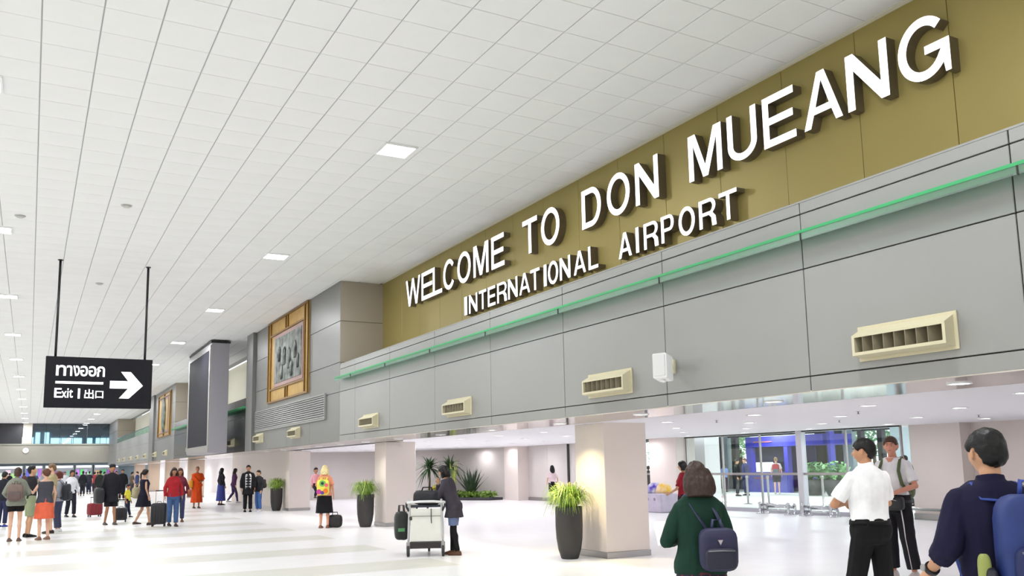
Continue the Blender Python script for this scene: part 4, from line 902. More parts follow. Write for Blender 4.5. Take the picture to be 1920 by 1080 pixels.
def rbox(c, d, r=.25, n=16):
    """rounded box: superellipsoid about c with half sizes d"""
    m = MB(); rings = []; pw = lambda v: math.copysign(abs(v)**r, v)
    for j in range(1, 12):
        a = -math.pi/2+math.pi*j/12; rings.append([(c[0]+d[0]*pw(math.cos(a))*pw(math.cos(2*math.pi*k/n)), c[1]+d[1]*pw(math.cos(a))*pw(math.sin(2*math.pi*k/n)), c[2]+d[2]*pw(math.sin(a))) for k in range(n)])
    return m.loft(rings)
def backpack(o, s, label, color, color2=None, w=.15, hgt=.22, d=.08, zc=1.18, yb=-.15, xo=0.0, group=None, strap=None, yf=.14, zs=1.46, pocket=True):
    e = worn(o, 'backpack', label, 'backpack', group); mt = M('nylon_%d_%d_%d' % color, color, .6, var=.08, vscale=9); m2 = M('nylon_%d_%d_%d' % (color2 or color), color2 or color, .6, var=.08, vscale=9); ms = M('nylon_%d_%d_%d' % (strap or color), strap or color, .6)
    S = lambda p: (p[0]*s, p[1]*s, p[2]*s)
    def put(m, nm, mat): m.v = [S(p) for p in m.v]; return m.build(nm, mat, e, local=True)
    put(rbox((xo, yb-d, zc), (w, d, hgt), .45, 20), 'body', mt)
    if pocket:
        pk = put(rbox((xo, yb-2*d-.005, zc-hgt*.38), (w*.82, .04, hgt*.48), .4, 18), 'front_pocket', m2)
        q = MB().tube([(xo-w*.7, yb-2*d-.04, zc-hgt*.02), (xo, yb-2*d-.047, zc-hgt*.0), (xo+w*.7, yb-2*d-.04, zc-hgt*.02)], .006, 6); q.v = [S(p) for p in q.v]; q.build('zip', M('zip_grey', (120, 120, 128), .4, .5), pk, local=True)
    put(MB().tube([(xo-.04, yb-.05, zc+hgt*.93), (xo-.03, yb-.05, zc+hgt+.06), (xo+.03, yb-.05, zc+hgt+.06), (xo+.04, yb-.05, zc+hgt*.93)], .012, 8), 'top_loop', ms)
    for sd in (-1, 1):
        put(MB().tube([(xo+sd*w*.45, yb-.02, zc+hgt*.85), (sd*.085, -.10, zs-.04), (sd*.10, -.04, zs+.035), (sd*.11, .05, zs), (sd*.125, yf, 1.33), (sd*.15, yf-.02, 1.16), (sd*.17, -.02, zc-hgt*.55), (xo+sd*w*.8, yb, zc-hgt*.7)], .021, 8, flat=.35), 'strap', ms)
    return e
def FP(u, v):
    """floor point under a place in the photograph"""
    d = FWD*FPX+RGT*(u-960)-UPV*(v-PPY); t = -CAMZ/d.z; return d.x*t, d.y*t
def plaid(name, base, line):
    if name in MATS: return MATS[name]
    m = M(name, base, .8); nt = m.node_tree; b = nt.nodes['Principled BSDF']; tc = nt.nodes.new('ShaderNodeTexCoord')
    w1 = nt.nodes.new('ShaderNodeTexWave'); w2 = nt.nodes.new('ShaderNodeTexWave'); w1.bands_direction = 'X'; w2.bands_direction = 'Z'
    for w in (w1, w2): w.inputs['Scale'].default_value = 5.0; nt.links.new(tc.outputs['Object'], w.inputs['Vector'])
    ad = nt.nodes.new('ShaderNodeMath'); ad.operation = 'MAXIMUM'; nt.links.new(w1.outputs[1], ad.inputs[0]); nt.links.new(w2.outputs[1], ad.inputs[1])
    r = nt.nodes.new('ShaderNodeMapRange'); r.inputs[1].default_value = .9; r.inputs[2].default_value = .97; nt.links.new(ad.outputs[0], r.inputs[0])
    mx = nt.nodes.new('ShaderNodeMix'); mx.data_type = 'RGBA'; mx.inputs[6].default_value = (*lin(base), 1); mx.inputs[7].default_value = (*lin(line), 1)
    nt.links.new(r.outputs[0], mx.inputs[0]); nt.links.new(mx.outputs[2], b.inputs['Base Color']); return m
def checker(name, c1, c2, sc=14.0):
    if name in MATS: return MATS[name]
    m = M(name, c1, .8); nt = m.node_tree; b = nt.nodes['Principled BSDF']; tc = nt.nodes.new('ShaderNodeTexCoord'); mp = nt.nodes.new('ShaderNodeMapping'); ck = nt.nodes.new('ShaderNodeTexChecker')
    mp.inputs['Rotation'].default_value = (0, math.radians(45), 0); ck.inputs['Scale'].default_value = sc; ck.inputs['Color1'].default_value = (*lin(c1), 1); ck.inputs['Color2'].default_value = (*lin(c2), 1)
    nt.links.new(tc.outputs['Object'], mp.inputs['Vector']); nt.links.new(mp.outputs[0], ck.inputs['Vector']); nt.links.new(ck.outputs[0], b.inputs['Base Color']); return m
ASIA = (206, 160, 128); FAIR = (222, 178, 154); TAN = (172, 122, 92); BLK = (26, 24, 26)
def strip_on(o, pts, w, nm, mat, flat=.3, n=8):
    MB().tube(pts, w, n, flat=flat).build(nm, mat, o, local=True)
# ------------------------------------------------------------------ the nearest people
o, W, HP, s = person(4.36, 5.09, 1.57, -12, 'woman in a dark green sweater and plaid skirt seen from behind, reading a paper', ASIA, ('long', (56, 40, 34), .20), ('sweater', (26, 56, 45)), ('skirt', (30, 26, 44), plaid('plaid_navy_red', (30, 28, 46), (104, 40, 52))), (30, 28, 30), True, .0075,
    dict(elbL=(-.265, .02, 1.12), wriL=(-.17, .24, 1.10), elbR=(.25, .02, 1.12), wriR=(.02, .27, 1.10), hpit=14), build=1.08)
bp = backpack(o, s, 'small navy backpack with a triangular badge on the woman in green', (38, 38, 72), (30, 32, 52), w=.15, hgt=.17, d=.075, zc=1.07, yb=-.16, xo=.095, strap=(58, 62, 96))
m = MB().poly_prism([(-.02, .02), (.02, .02), (0, -.02)], 'y', -.006, 0); m.v = [((p[0]+.095)*s, (p[1]-.318)*s, (p[2]+1.13)*s) for p in m.v]; m.build('badge', M('silver_badge', (190, 180, 190), .3, .7), bp, local=True)
pp = worn(o, 'paper_sheet', 'white sheet of paper held by the woman in green', 'paper')
m = MB().box(-.11, .11, -.002, .002, -.15, .15); R_ = Matrix.Rotation(-.9, 3, 'X'); m.v = [tuple((R_ @ Vector(p)+Vector((-.20, .32, 1.16)))*s) for p in m.v]; m.build('sheet', M('paper_white', (245, 244, 248), .8), pp, local=True)

o, W, HP, s = person(6.87, 5.63, 1.755, -38, 'man in a white short-sleeved shirt and black trousers with folded arms', (190, 140, 108), ('short', (20, 18, 18)), ('shirt', (243, 243, 245)), ('loose', (20, 19, 20)), (20, 18, 18), False, .0075,
    dict(elbL=(-.30, .10, 1.16), wriL=(-.06, .26, 1.16), elbR=(.29, .10, 1.16), wriR=(.03, .24, 1.20), hyaw=-38, kneL=(-.14, .06, .50), ankL=(-.13, 0, .085), kneR=(.10, -.01, .49), footL=-10), face=True, build=1.04)
m = MB(); rg = []
for z in (.975, 1.015): rx, ry, cy = lerp_tab(MALE, z); rg.append([((math.cos(2*math.pi*i/28)*(rx*1.04+.040))*s, (cy+math.sin(2*math.pi*i/28)*(ry*1.04+.040))*s, z*s) for i in range(28)])
m.loft(rg); m.build('belt', M('black_leather', (14, 13, 14), .6, spec=.2), o, local=True)

o, W, HP, s = person(10.3, 8.0, 1.86, -158, 'smiling man in a white v-neck tee-shirt and black striped track trousers', (214, 150, 128), ('short', (70, 48, 36)), ('tee', (236, 233, 238)), ('loose', (30, 29, 34)), (206, 196, 192), False, .0075,
    dict(elbL=(-.27, .03, 1.14), wriL=(-.10, .26, 1.06), elbR=(.26, .03, 1.14), wriR=(.10, .25, 1.06), hyaw=-10, kneL=(-.13, .03, .50), ankL=(-.17, 0, .085)), face=True, build=1.02)
strip_on(o, [W((-.105, .125, .90)), W((-.125, .118, .68)), W((-.135, .112, .50)), W((-.155, .092, .30)), W((-.17, .075, .12))], [.018]*5, 'white_stripe', M('stripe_white', (232, 224, 226), .7))
m = MB().poly_prism([(-.05, .04), (.05, .04), (.0, -.05)], 'y', .078, .092); m.v = [tuple(W((p[0], p[1], p[2]+1.455))) for p in m.v]; m.build('v_neck', M('skin_214_150_128', (214, 150, 128), .5), o, local=True)
backpack(o, s, 'olive green backpack whose strap crosses the tee-shirt man\'s shoulder', (86, 98, 62), w=.16, hgt=.24, zc=1.2, yb=-.15, zs=1.47, yf=.155)
wb = worn(o, 'waist_bag', 'black waist bag at the hip of the tee-shirt man', 'bag')
m = rbox((-.06, .19, .93), (.12, .06, .09), .5, 16); m.v = [tuple(Vector(p)*s) for p in m.v]; m.build('pouch', M('black_nylon', (28, 28, 34), .5), wb, local=True)
m = MB().tube([(-.12, .24, .96), (-.06, .255, .975), (.0, .24, .96)], .006, 6); m.v = [tuple(Vector(p)*s) for p in m.v]; m.build('zip', m_steel, wb, local=True)
m = MB(); rg = [[((math.cos(2*math.pi*i/24)*.205)*s, (math.sin(2*math.pi*i/24)*.155)*s, z*s) for i in range(24)] for z in (.93, .965)]; m.loft(rg, cap=False); m.build('belt', M('black_nylon', (28, 28, 34), .5), wb, local=True)

o, W, HP, s = person(4.13, 2.66, 1.70, -22, 'dark-haired man in a navy shirt seen from behind at the right edge', (200, 152, 120), ('short', (17, 16, 17)), ('rolled', (26, 25, 52)), ('shorts', (92, 88, 88)), (60, 60, 64), False, .0075,
    dict(elbL=(-.245, -.04, 1.185), wriL=(-.285, .13, 1.045), elbR=(.25, -.04, 1.16), wriR=(.26, .10, .98), hyaw=-14), curl=.9)
bk = backpack(o, s, 'bright blue backpack on the navy-shirted man at the right edge', (30, 50, 112), (24, 36, 88), w=.175, hgt=.26, d=.09, zc=1.19, yb=-.15, xo=.085, strap=(44, 68, 150))
for nm, c, q in (('side_pocket', (24, 26, 40), ((-.13, -.21, 1.02), (.03, .07, .09))), ('bottle', (150, 160, 84), ((-.15, -.22, 1.08), (.028, .028, .09)))):
    m = rbox(q[0], q[1], .6, 14); m.v = [tuple(Vector(p)*s) for p in m.v]; m.build(nm, M('bp_'+nm, c, .5), bk, local=True)
e_, w_ = W((-.245, -.04, 1.185), True), W((-.285, .13, 1.045), True); pt = e_.lerp(w_, .93)
MB().tube([e_.lerp(w_, .82), e_.lerp(w_, .93)], .037, 14).build('watch_strap', M('black_nylon', (28, 28, 34), .5), o, local=True)
MB().tube([pt+Vector((-.03, -.005, .012)), pt+Vector((-.044, -.008, .014))], .017, 12).build('watch_face', m_steel, o, local=True)

person(11.83, 14.23, 1.60, -70, 'person in a dark red shirt half hidden behind the woman in green', ASIA, ('bob', BLK), ('tee', (150, 36, 50)), ('trousers', (40, 40, 50)), vox=.013, pose=dict(elbL=(-.28, .06, 1.14), wriL=(-.2, .26, 1.05)), female=True)
# ------------------------------------------------------------------ trolley and its owner
tx, ty = 6.28, 14.7
tz = -(math.atan2(tx, ty)+math.radians(4))
tr = empty('luggage_trolley', (tx, ty, 0), 'silver airport luggage trolley with a large pale board, seen from its handle end', 'trolley'); tr.rotation_euler = (0, 0, tz)
m_alu = M('trolley_aluminium', (196, 198, 200), .35, .6); m_board = M('trolley_board', (226, 226, 220), .5, var=.02); m_rub = M('dark_rubber', (48, 52, 56), .6)
for sd in (-1, 1):
    MB().tube([(sd*.31, -.02, .16), (sd*.30, 0, .55), (sd*.285, .0, .92), (sd*.285, -.06, 1.0)], .022, 10).build('upright', m_alu, tr, local=True)
    MB().tube([(sd*.30, 0, .16), (sd*.26, .5, .17), (sd*.14, .95, .18)], .02, 8).build('side_rail', m_alu, tr, local=True)
    wh = MB().lathe((0, 0, 0), [(.03, -.025), (.095, -.022), (.10, -.012), (.10, .012), (.095, .022), (.03, .025)], 20); wh.v = [(sd*.31+p[2], -.02+p[0], .10+p[1]) for p in wh.v]; wo = wh.build('wheel', m_rub, tr, local=True)
    hb = MB().lathe((0, 0, 0), [(.01, -.03), (.045, -.028), (.045, .028), (.01, .03)], 14); hb.v = [(sd*.31+p[2], -.02+p[0], .10+p[1]) for p in hb.v]; hb.build('hub', m_steel, wo, local=True)
    MB().box(sd*.31-.035, sd*.31+.035, -.05, .01, .12, .26, .01).build('fork', m_steel, tr, local=True)
MB().box(-.272, .272, -.012, .012, .26, .84, .006).build('board', m_board, tr, local=True)
MB().box(-.272, .272, -.016, -.012, .70, .715).build('board_seam', M('seam_grey', (150, 150, 146), .6), tr, local=True)
MB().tube([(.10, -.02, .84), (.10, -.022, .66), (.105, -.022, .58)], .008, 6).build('hanging_strap', m_black, tr, local=True)
MB().box(-.29, -.24, -.03, .0, .64, .70, .008).build('latch', m_dark, tr, local=True)
MB().box(-.29, .29, -.04, .10, .14, .26, .015).build('base_beam', M('trolley_base_black', (44, 40, 40), .6), tr, local=True)
MB().box(-.24, .24, .05, .92, .16, .19, .01).build('platform', m_alu, tr, local=True)
MB().box(-.29, .29, .0, .28, .86, .90, .01).build('tray', M('trolley_tray_navy', (40, 48, 60), .6), tr, local=True)
MB().tube([(-.33, -.10, .95), (-.1, -.12, .97), (.15, -.12, .97), (.36, -.10, .95)], .022, 10).build('handle_bar', M('handle_white', (224, 224, 226), .4), tr, local=True)
MB().tube([(-.33, -.10, .95), (-.34, -.05, .88), (-.30, 0, .80)], .02, 8).build('handle_arm', m_rub, tr, local=True); MB().tube([(.36, -.10, .95), (.34, -.05, .88), (.30, 0, .80)], .02, 8).build('handle_arm', m_rub, tr, local=True)
fw = MB().lathe((0, 0, 0), [(.02, -.02), (.07, -.018), (.075, 0), (.07, .018), (.02, .02)], 16); fw.v = [(.0+p[2], .9+p[0], .075+p[1]) for p in fw.v]; fw.build('front_wheel', m_rub, tr, local=True)
MB().tube([(0, .9, .08), (0, .88, .17)], .03, 8).build('caster', m_steel, tr, local=True)
def soft_bag(name, label, X, Y, z, rz, half, color, handles=True, cat='bag', group=None, fold=.012):
    e = empty(name, (X, Y, z), label, cat, group); e.rotation_euler = (0, 0, rz); mt = M('bag_%d_%d_%d' % color, color, .6, var=.1, vscale=8)
    me = solid(rbox((0, 0, half[2]), half, .5, 20), .018, 2, fold, int(X*10)); me.name = 'body'; me.materials.append(mt); part('body', me, e)
    if handles:
        for sd in (-1, 1): MB().tube([(-half[0]*.4, sd*half[1]*.5, half[2]*1.8), (-half[0]*.3, sd*half[1]*.5, half[2]*2.4), (half[0]*.3, sd*half[1]*.5, half[2]*2.4), (half[0]*.4, sd*half[1]*.5, half[2]*1.8)], .011, 6).build('handle', mt, e, local=True)
        MB().tube([(-half[0]*.85, 0, half[2]*1.93), (0, 0, half[2]*1.99), (half[0]*.85, 0, half[2]*1.93)], .006, 6).build('zip', m_steel, e, local=True)
    return e
def tl(x, y, z):
    c, s_ = math.cos(tz), math.sin(tz); return (tx+x*c-y*s_, ty+x*s_+y*c, z)
a = tl(.02, .13, .90); soft_bag('duffel_bag', 'black duffel bag lying on the trolley tray under the leaning woman', a[0], a[1], .90, tz, (.25, .15, .13), (26, 26, 32))
a = tl(-.10, .55, .19); soft_bag('travel_bag', 'black travel bag standing on the trolley platform', a[0], a[1], .19, tz+1.57, (.28, .20, .27), (30, 30, 36))
a = tl(-.46, .28, .27); g = soft_bag('carrier_bag', 'dark green-printed carrier bag hanging on the left side of the trolley', a[0], a[1], .27, tz+.3, (.13, .10, .26), (42, 46, 44), fold=.008)
MB().box(-.08, .04, -.112, -.10, .16, .22).build('print', M('green_print', (90, 150, 100), .6), g, local=True)
o, W, HP, s = person(6.80, 14.62, 1.62, -72, 'woman in a dark cardigan leaning on the luggage trolley with her hand at her face', ASIA, ('long', (26, 22, 22), .12), ('cardigan', (62, 58, 68)), [('leggings', (22, 21, 24)), ('shorts', (104, 118, 156), .80)], (92, 64, 50), True, .011,
    dict(lean=16, elbR=(.17, .30, 1.14), wriR=(.07, .20, 1.44), elbL=(-.20, .26, 1.12), wriL=(-.06, .42, 1.10), hpit=8, kneR=(.09, .05, .49), ankR=(.09, .06, .085), ankL=(-.09, -.10, .085), kneL=(-.09, -.02, .49)), face=True)
# ------------------------------------------------------------------ suitcases
def suitcase(name, label, X, Y, h, half, color, ext=.35, ribs=5):
    e = empty(name, (X, Y, 0), label, 'suitcase', 'rolling suitcases in the hall'); e.rotation_euler = (0, 0, -(math.atan2(X, Y)+math.radians(h))); mt = M('shell_%d_%d_%d' % color, color, .45, var=.06)
    w, d, hh = half
    rbox((0, 0, .06+hh), (w, d, hh), .3, 20).build('shell', mt, e, local=True)
    for k in range(ribs):
        x = -w*.75+1.5*w*k/(ribs-1); MB().tube([(x, -d*1.0, .06+hh*.25), (x, -d*1.02, .06+hh), (x, -d*1.0, .06+hh*1.75)], .008, 6).build('rib', mt, e, local=True)
    for sx_ in (-1, 1):
        MB().tube([(sx_*w*.5, d*.5, .06+hh*1.9), (sx_*w*.5, d*.5, .06+2*hh+ext)], .009, 6).build('handle_tube', m_steel, e, local=True)
        for sy_ in (-1, 1):
            q = MB().lathe((0, 0, 0), [(.008, -.016), (.035, -.014), (.035, .014), (.008, .016)], 12); q.v = [(sx_*w*.75+p[2], sy_*d*.6+p[0], .035+p[1]) for p in q.v]; q.build('wheel', m_rub, e, local=True)
    MB().tube([(-w*.55, d*.5, .06+2*hh+ext), (w*.55, d*.5, .06+2*hh+ext)], .016, 8).build('grip', m_black, e, local=True)
    MB().tube([(-.06, 0, .06+2*hh*.98), (-.05, 0, .06+2*hh+.035), (.05, 0, .06+2*hh+.035), (.06, 0, .06+2*hh*.98)], .01, 6).build('carry_handle', m_black, e, local=True)
    return e
x, y = FP(297, 987); suitcase('suitcase', 'large black rolling suitcase between the woman in black dress and the one in red', x, y, 10, (.22, .13, .31), (30, 30, 38))
x, y = FP(177, 969); suitcase('suitcase', 'dark red rolling suitcase standing alone by the man in shorts', x, y, -25, (.25, .14, .22), (128, 30, 42), .2)
x, y = FP(226, 979); suitcase('suitcase', 'small black rolling suitcase beside the man in shorts', x, y, 5, (.19, .12, .20), (34, 34, 40), .25)
x, y = FP(628, 989); soft_bag('floor_bag', 'black holdall on the floor beside the blonde woman', x, y, 0, -.3, (.20, .13, .17), (34, 30, 32))
# ------------------------------------------------------------------ people in the middle distance
def PX(u, v, H, h, label, **k):
    x, y = FP(u, v); return person(x, y, H, h, label, **k)
o, W, HP, s = PX(26, 1015, 1.74, 8, 'woman in a grey-green jacket and black shorts with a patterned backpack', skin=FAIR, hair=('bob', (72, 52, 44)), top=('jacket', (136, 140, 128)), bottom=('shorts', (24, 22, 26), .45), shoes=(110, 90, 80), female=True, vox=.012, pose=dict(elbL=(-.26, .02, 1.15), wriL=(-.22, .2, 1.05), elbR=(.26, .02, 1.15), wriR=(.16, .22, 1.1)), build=1.08)
backpack(o, s, 'brown patterned backpack on the woman in the grey-green jacket', (116, 98, 90), (96, 78, 74), w=.17, hgt=.20, zc=1.16)
PX(53, 1007, 1.78, 75, 'dark-haired man in a dark shirt and pale green shorts looking down', skin=ASIA, hair=('tall', BLK), top=('tee', (44, 42, 46)), bottom=('shorts', (150, 160, 128), .95), shoes=(28, 26, 28), vox=.012, pose=dict(elbR=(.26, .06, 1.16), wriR=(.2, .28, 1.1), hpit=-18, hyaw=20))
PX(80, 1012, 1.70, -20, 'woman in a coral skirt and dark band top seen from behind', skin=FAIR, hair=('bun', (96, 60, 44)), top=('vest', (74, 74, 84)), bottom=('skirt', (222, 104, 76), .52), shoes=(130, 96, 80), female=True, vox=.012, pose=dict(elbL=(-.27, .05, 1.16), wriL=(-.24, .26, 1.2), hyaw=-40), build=1.1)
PX(92, 1000, 1.83, -95, 'tall man in khaki behind the woman in the coral skirt', skin=FAIR, hair=('short', (120, 92, 66)), top=('tee', (170, 156, 120)), bottom=('shorts', (130, 116, 92), .95), shoes=(60, 50, 50), vox=.013)
o, W, HP, s = PX(106, 997, 1.64, -70, 'auburn-haired woman in grey top and jeans with a dark backpack', skin=FAIR, hair=('bob', (96, 48, 38)), top=('long', (170, 172, 184)), bottom=('trousers', (74, 78, 104)), shoes=(232, 232, 236), female=True, vox=.012)
backpack(o, s, 'charcoal backpack on the auburn-haired woman', (44, 46, 56), w=.17, hgt=.25, zc=1.14)
PX(3, 988, 1.66, 30, 'person in dark clothes cut by the left edge of the picture', skin=ASIA, hair=('short', BLK), top=('jacket', (40, 40, 50)), bottom=('trousers', (48, 50, 80)), shoes=(60, 70, 140), vox=.014)
PX(131, 970, 1.70, 160, 'woman in a white blouse and dark trousers walking towards the camera', skin=TAN, hair=('pony', (40, 30, 28)), top=('long', (222, 222, 230)), bottom=('trousers', (34, 34, 46)), shoes=(40, 40, 44), female=True, vox=.014, pose=dict(ankL=(-.09, .12, .09), kneL=(-.09, .10, .5), ankR=(.09, -.14, .10)))
o, W, HP, s = PX(206, 984, 1.82, 165, 'man in black jacket and shorts with a dark cap among the suitcases', skin=TAN, hair=('short', BLK), top=('coat', (34, 34, 40)), bottom=('shorts', (36, 34, 40), .9), shoes=(70, 60, 56), vox=.013, pose=dict(ankL=(-.10, .08, .085), ankR=(.12, -.10, .085)))
MB().loft([[HP((math.cos(2*math.pi*i/20)*r, -.01+math.sin(2*math.pi*i/20)*r*1.2, z)) for i in range(20)] for r, z in ((.090, .055), (.094, .075), (.084, .115), (.05, .14))]).build('cap', M('cap_black', (30, 30, 34), .8), o, local=True)
sb = worn(o, 'shoulder_bag', 'large black bag at the side of the man in shorts', 'bag'); m = rbox((.34, .02, .86), (.13, .2, .24), .5, 16); m.v = [tuple(Vector(p)*s) for p in m.v]; m.build('body', M('black_nylon', (28, 28, 34), .5), sb, local=True)
m = MB().tube([(.34, .14, 1.05), (.2, .05, 1.48), (.34, -.1, 1.05)], .014, 6); m.v = [tuple(Vector(p)*s) for p in m.v]; m.build('strap', M('black_nylon', (28, 28, 34), .5), sb, local=True)
PX(238, 970, 1.12, 120, 'small child in a yellow shirt and dark trousers', skin=TAN, hair=('short', BLK), top=('tee', (220, 210, 70)), bottom=('trousers', (40, 44, 64)), shoes=(40, 40, 50), vox=.016, hscale=1.25, pose=dict(ankL=(-.09, .12, .09), ankR=(.09, -.12, .09)), cat='child')
o, W, HP, s = PX(268, 985, 1.66, 70, 'woman in a black sleeveless dress walking with a beige bag', skin=(200, 156, 128), hair=('pony', (40, 30, 30)), top=('dress', (30, 30, 48)), bottom=('skirt', (28, 28, 40), .58), shoes=(80, 66, 60), female=True, vox=.013, pose=dict(ankL=(-.08, -.22, .12), kneL=(-.08, -.02, .5), ankR=(.08, .16, .085), kneR=(.08, .12, .5)), build=1.08)
sb = worn(o, 'shoulder_bag', 'beige cloth bag slung behind the woman in the black dress', 'bag'); m = rbox((-.2, -.16, 1.02), (.12, .14, .18), .55, 16); m.v = [tuple(Vector(p)*s) for p in m.v]; m.build('body', M('beige_cloth', (168, 158, 128), .9, var=.12), sb, local=True)
m = MB().tube([(-.22, -.08, 1.18), (-.14, .0, 1.50), (-.2, -.22, 1.18)], .012, 6); m.v = [tuple(Vector(p)*s) for p in m.v]; m.build('strap', M('beige_cloth', (168, 158, 128), .9), sb, local=True)
PX(323, 987, 1.69, 170, 'woman in a red blouse and blue jeans walking towards the camera', skin=TAN, hair=('long', (44, 30, 28), .18), top=('long', (168, 40, 48)), bottom=('trousers', (70, 96, 140)), shoes=(60, 50, 50), female=True, vox=.013, pose=dict(ankL=(-.08, .10, .085), ankR=(.08, -.12, .10)), face=True)
o, W, HP, s = PX(335, 979, 1.68, 175, 'long-haired woman in maroon just behind the woman in red', skin=TAN, hair=('long', (70, 44, 36), .30), top=('long', (110, 44, 56)), bottom=('trousers', (60, 66, 96)), shoes=(110, 70, 50), female=True, vox=.014)
sb = worn(o, 'handbag', 'brown leather handbag carried by the woman in maroon', 'bag'); m = rbox((-.30, .02, .93), (.07, .16, .13), .5, 14); m.v = [tuple(Vector(p)*s) for p in m.v]; m.build('body', M('brown_leather', (150, 76, 50), .5), sb, local=True)
m = MB().tube([(-.3, .1, 1.04), (-.27, .02, 1.2), (-.3, -.06, 1.04)], .01, 6); m.v = [tuple(Vector(p)*s) for p in m.v]; m.build('strap', M('brown_leather', (150, 76, 50), .5), sb, local=True)
o, W, HP, s = PX(368, 953, 1.78, 168, 'shaven-headed monk in an orange robe', skin=(176, 120, 92), hair=('shaved', (104, 78, 64)), top=('robe', (226, 84, 30)), bottom=('longskirt', (206, 76, 32), .24), shoes=(90, 60, 44), vox=.016, pose=dict(elbL=(-.24, .04, 1.16), wriL=(-.12, .22, 1.12)))
strip_on(o, [W((.17, -.05, 1.42)), W((.10, .14, 1.32)), W((-.06, .17, 1.12)), W((-.2, .10, .95))], [.07, .08, .08, .06], 'robe_fold', M('cloth_226_84_30', (226, 84, 30), .8), .3)
sb = worn(o, 'monk_bag', 'yellow-orange shoulder bag of the monk', 'bag'); m = rbox((.27, .08, 1.02), (.08, .12, .17), .5, 14); m.v = [tuple(Vector(p)*s) for p in m.v]; m.build('body', M('saffron_bag', (206, 140, 40), .8), sb, local=True)
PX(414, 947, 1.70, 60, 'woman in a black top and long blue skirt by the pink wall', skin=TAN, hair=('long', (26, 22, 24), .2), top=('long', (40, 38, 46)), bottom=('longskirt', (62, 70, 140), .2), shoes=(60, 40, 40), female=True, vox=.016)
PX(437, 943, 1.68, 80, 'woman in purple walking away beside the pink wall', skin=ASIA, hair=('long', (34, 26, 30), .22), top=('long', (92, 60, 96)), bottom=('leggings', (70, 56, 92)), shoes=(200, 200, 210), female=True, vox=.016, pose=dict(ankL=(-.08, -.26, .14), kneL=(-.08, .0, .5), ankR=(.08, .2, .085), kneR=(.08, .14, .5), lean=5))
o, W, HP, s = PX(464, 960, 1.76, 178, 'person in a long black coat with a chequered scarf', skin=TAN, hair=('short', (44, 38, 36)), top=('coat', (28, 28, 32)), bottom=('trousers', (24, 24, 28)), shoes=(24, 24, 26), vox=.015)
for sd in (-1, 1): strip_on(o, [W((sd*.05, .05, 1.50)), W((sd*.07, .155, 1.36)), W((sd*.065, .165, 1.1)), W((sd*.06, .165, .88))], [.04]*4, 'scarf', checker('scarf_checks', (30, 30, 36), (226, 226, 230)), .3)
o, W, HP, s = PX(484, 959, 1.56, -130, 'shorter person in a dark jacket and blue jeans beside the one in the long coat', skin=ASIA, hair=('short', BLK), top=('jacket', (44, 46, 50)), bottom=('trousers', (76, 110, 170)), shoes=(220, 220, 230), vox=.015)
backpack(o, s, 'dark backpack on the shorter person by the long-coated one', (58, 46, 50), w=.15, hgt=.2)
o, W, HP, s = PX(608, 990, 1.67, 12, 'blonde woman in black skirt seen from behind carrying a child', skin=(220, 160, 130), hair=('long', (232, 214, 160), .16), top=('tee', (226, 150, 120)), bottom=('skirt', (26, 24, 28), .42), shoes=(130, 90, 70), female=True, vox=.012, pose=dict(elbL=(-.25, .04, 1.12), wriL=(-.26, .27, 1.06)), build=1.12)
bg = backpack(o, s, 'multicoloured patterned bag on the back of the blonde woman', (236, 226, 90), (240, 240, 232), w=.17, hgt=.22, zc=1.14, pocket=False)
for i, (px_, pz, r, c) in enumerate(((0, 1.25, .09, (120, 190, 90)), (.0, 1.25, .045, (40, 60, 60)), (-.10, 1.02, .07, (196, 60, 150)), (.09, 1.04, .07, (230, 120, 40)), (.0, .99, .05, (90, 60, 150)), (.11, 1.2, .05, (240, 90, 120)))):
    m = MB().lathe((0, 0, 0), [(r, 0), (r*.95, .012+.003*i)], 18); m.v = [((px_+p[0])*s, (-.308-p[2])*s, (pz+p[1])*s) for p in m.v]; m.build('patch', M('bag_patch_%d' % i, c, .7), bg, local=True)
_c, _s = math.cos(o.rotation_euler.z), math.sin(o.rotation_euler.z); bx, by = o.location.x+(-.27)*_c-.10*_s, o.location.y+(-.27)*_s+.10*_c
person(bx, by, .92, 150, 'small child in pink carried on the arm of the blonde woman', skin=TAN, hair=('short', BLK), top=('long', (232, 170, 186)), bottom=('trousers', (40, 36, 50)), shoes=(40, 36, 40), vox=.016, hscale=1.25, z0=.66, pose=dict(kneL=(-.1, .25, .62), ankL=(-.1, .12, .35), kneR=(.1, .25, .62), ankR=(.1, .12, .35)), cat='child')
PX(1037, 946, 1.55, -15, 'woman with long black hair in a pale blouse and black shorts by the grey wall', skin=ASIA, hair=('long', BLK, .26), top=('tee', (226, 206, 210)), bottom=('shorts', (30, 28, 34), .8), shoes=(150, 120, 110), female=True, vox=.016)
# beyond the glass
o, W, HP, s = PX(1458, 926, 1.72, 5, 'traveller in white tee and dark shorts at the blue booth', skin=FAIR, hair=('short', (160, 130, 90)), top=('tee', (232, 228, 230)), bottom=('shorts', (50, 50, 56), .8), shoes=(200, 190, 180), vox=.018)
backpack(o, s, 'red and grey backpack on the traveller at the blue booth', (170, 44, 60), (90, 104, 116), w=.17, hgt=.26)
PX(1384, 930, 1.66, 100, 'person in black beyond the glass beside the blue booth', skin=ASIA, hair=('short', BLK), top=('jacket', (36, 38, 40)), bottom=('trousers', (34, 34, 40)), vox=.018)
PX(1400, 929, 1.70, -120, 'person in a navy jacket holding white papers left of the blue booth', skin=FAIR, hair=('short', (110, 70, 60)), top=('jacket', (60, 66, 110)), bottom=('trousers', (40, 44, 84)), vox=.018)
PX(1360, 922, 1.45, 20, 'person in a light blue shirt sitting low beyond the glass', skin=TAN, hair=('short', BLK), top=('tee', (130, 160, 216)), bottom=('trousers', (60, 40, 60)), vox=.018)
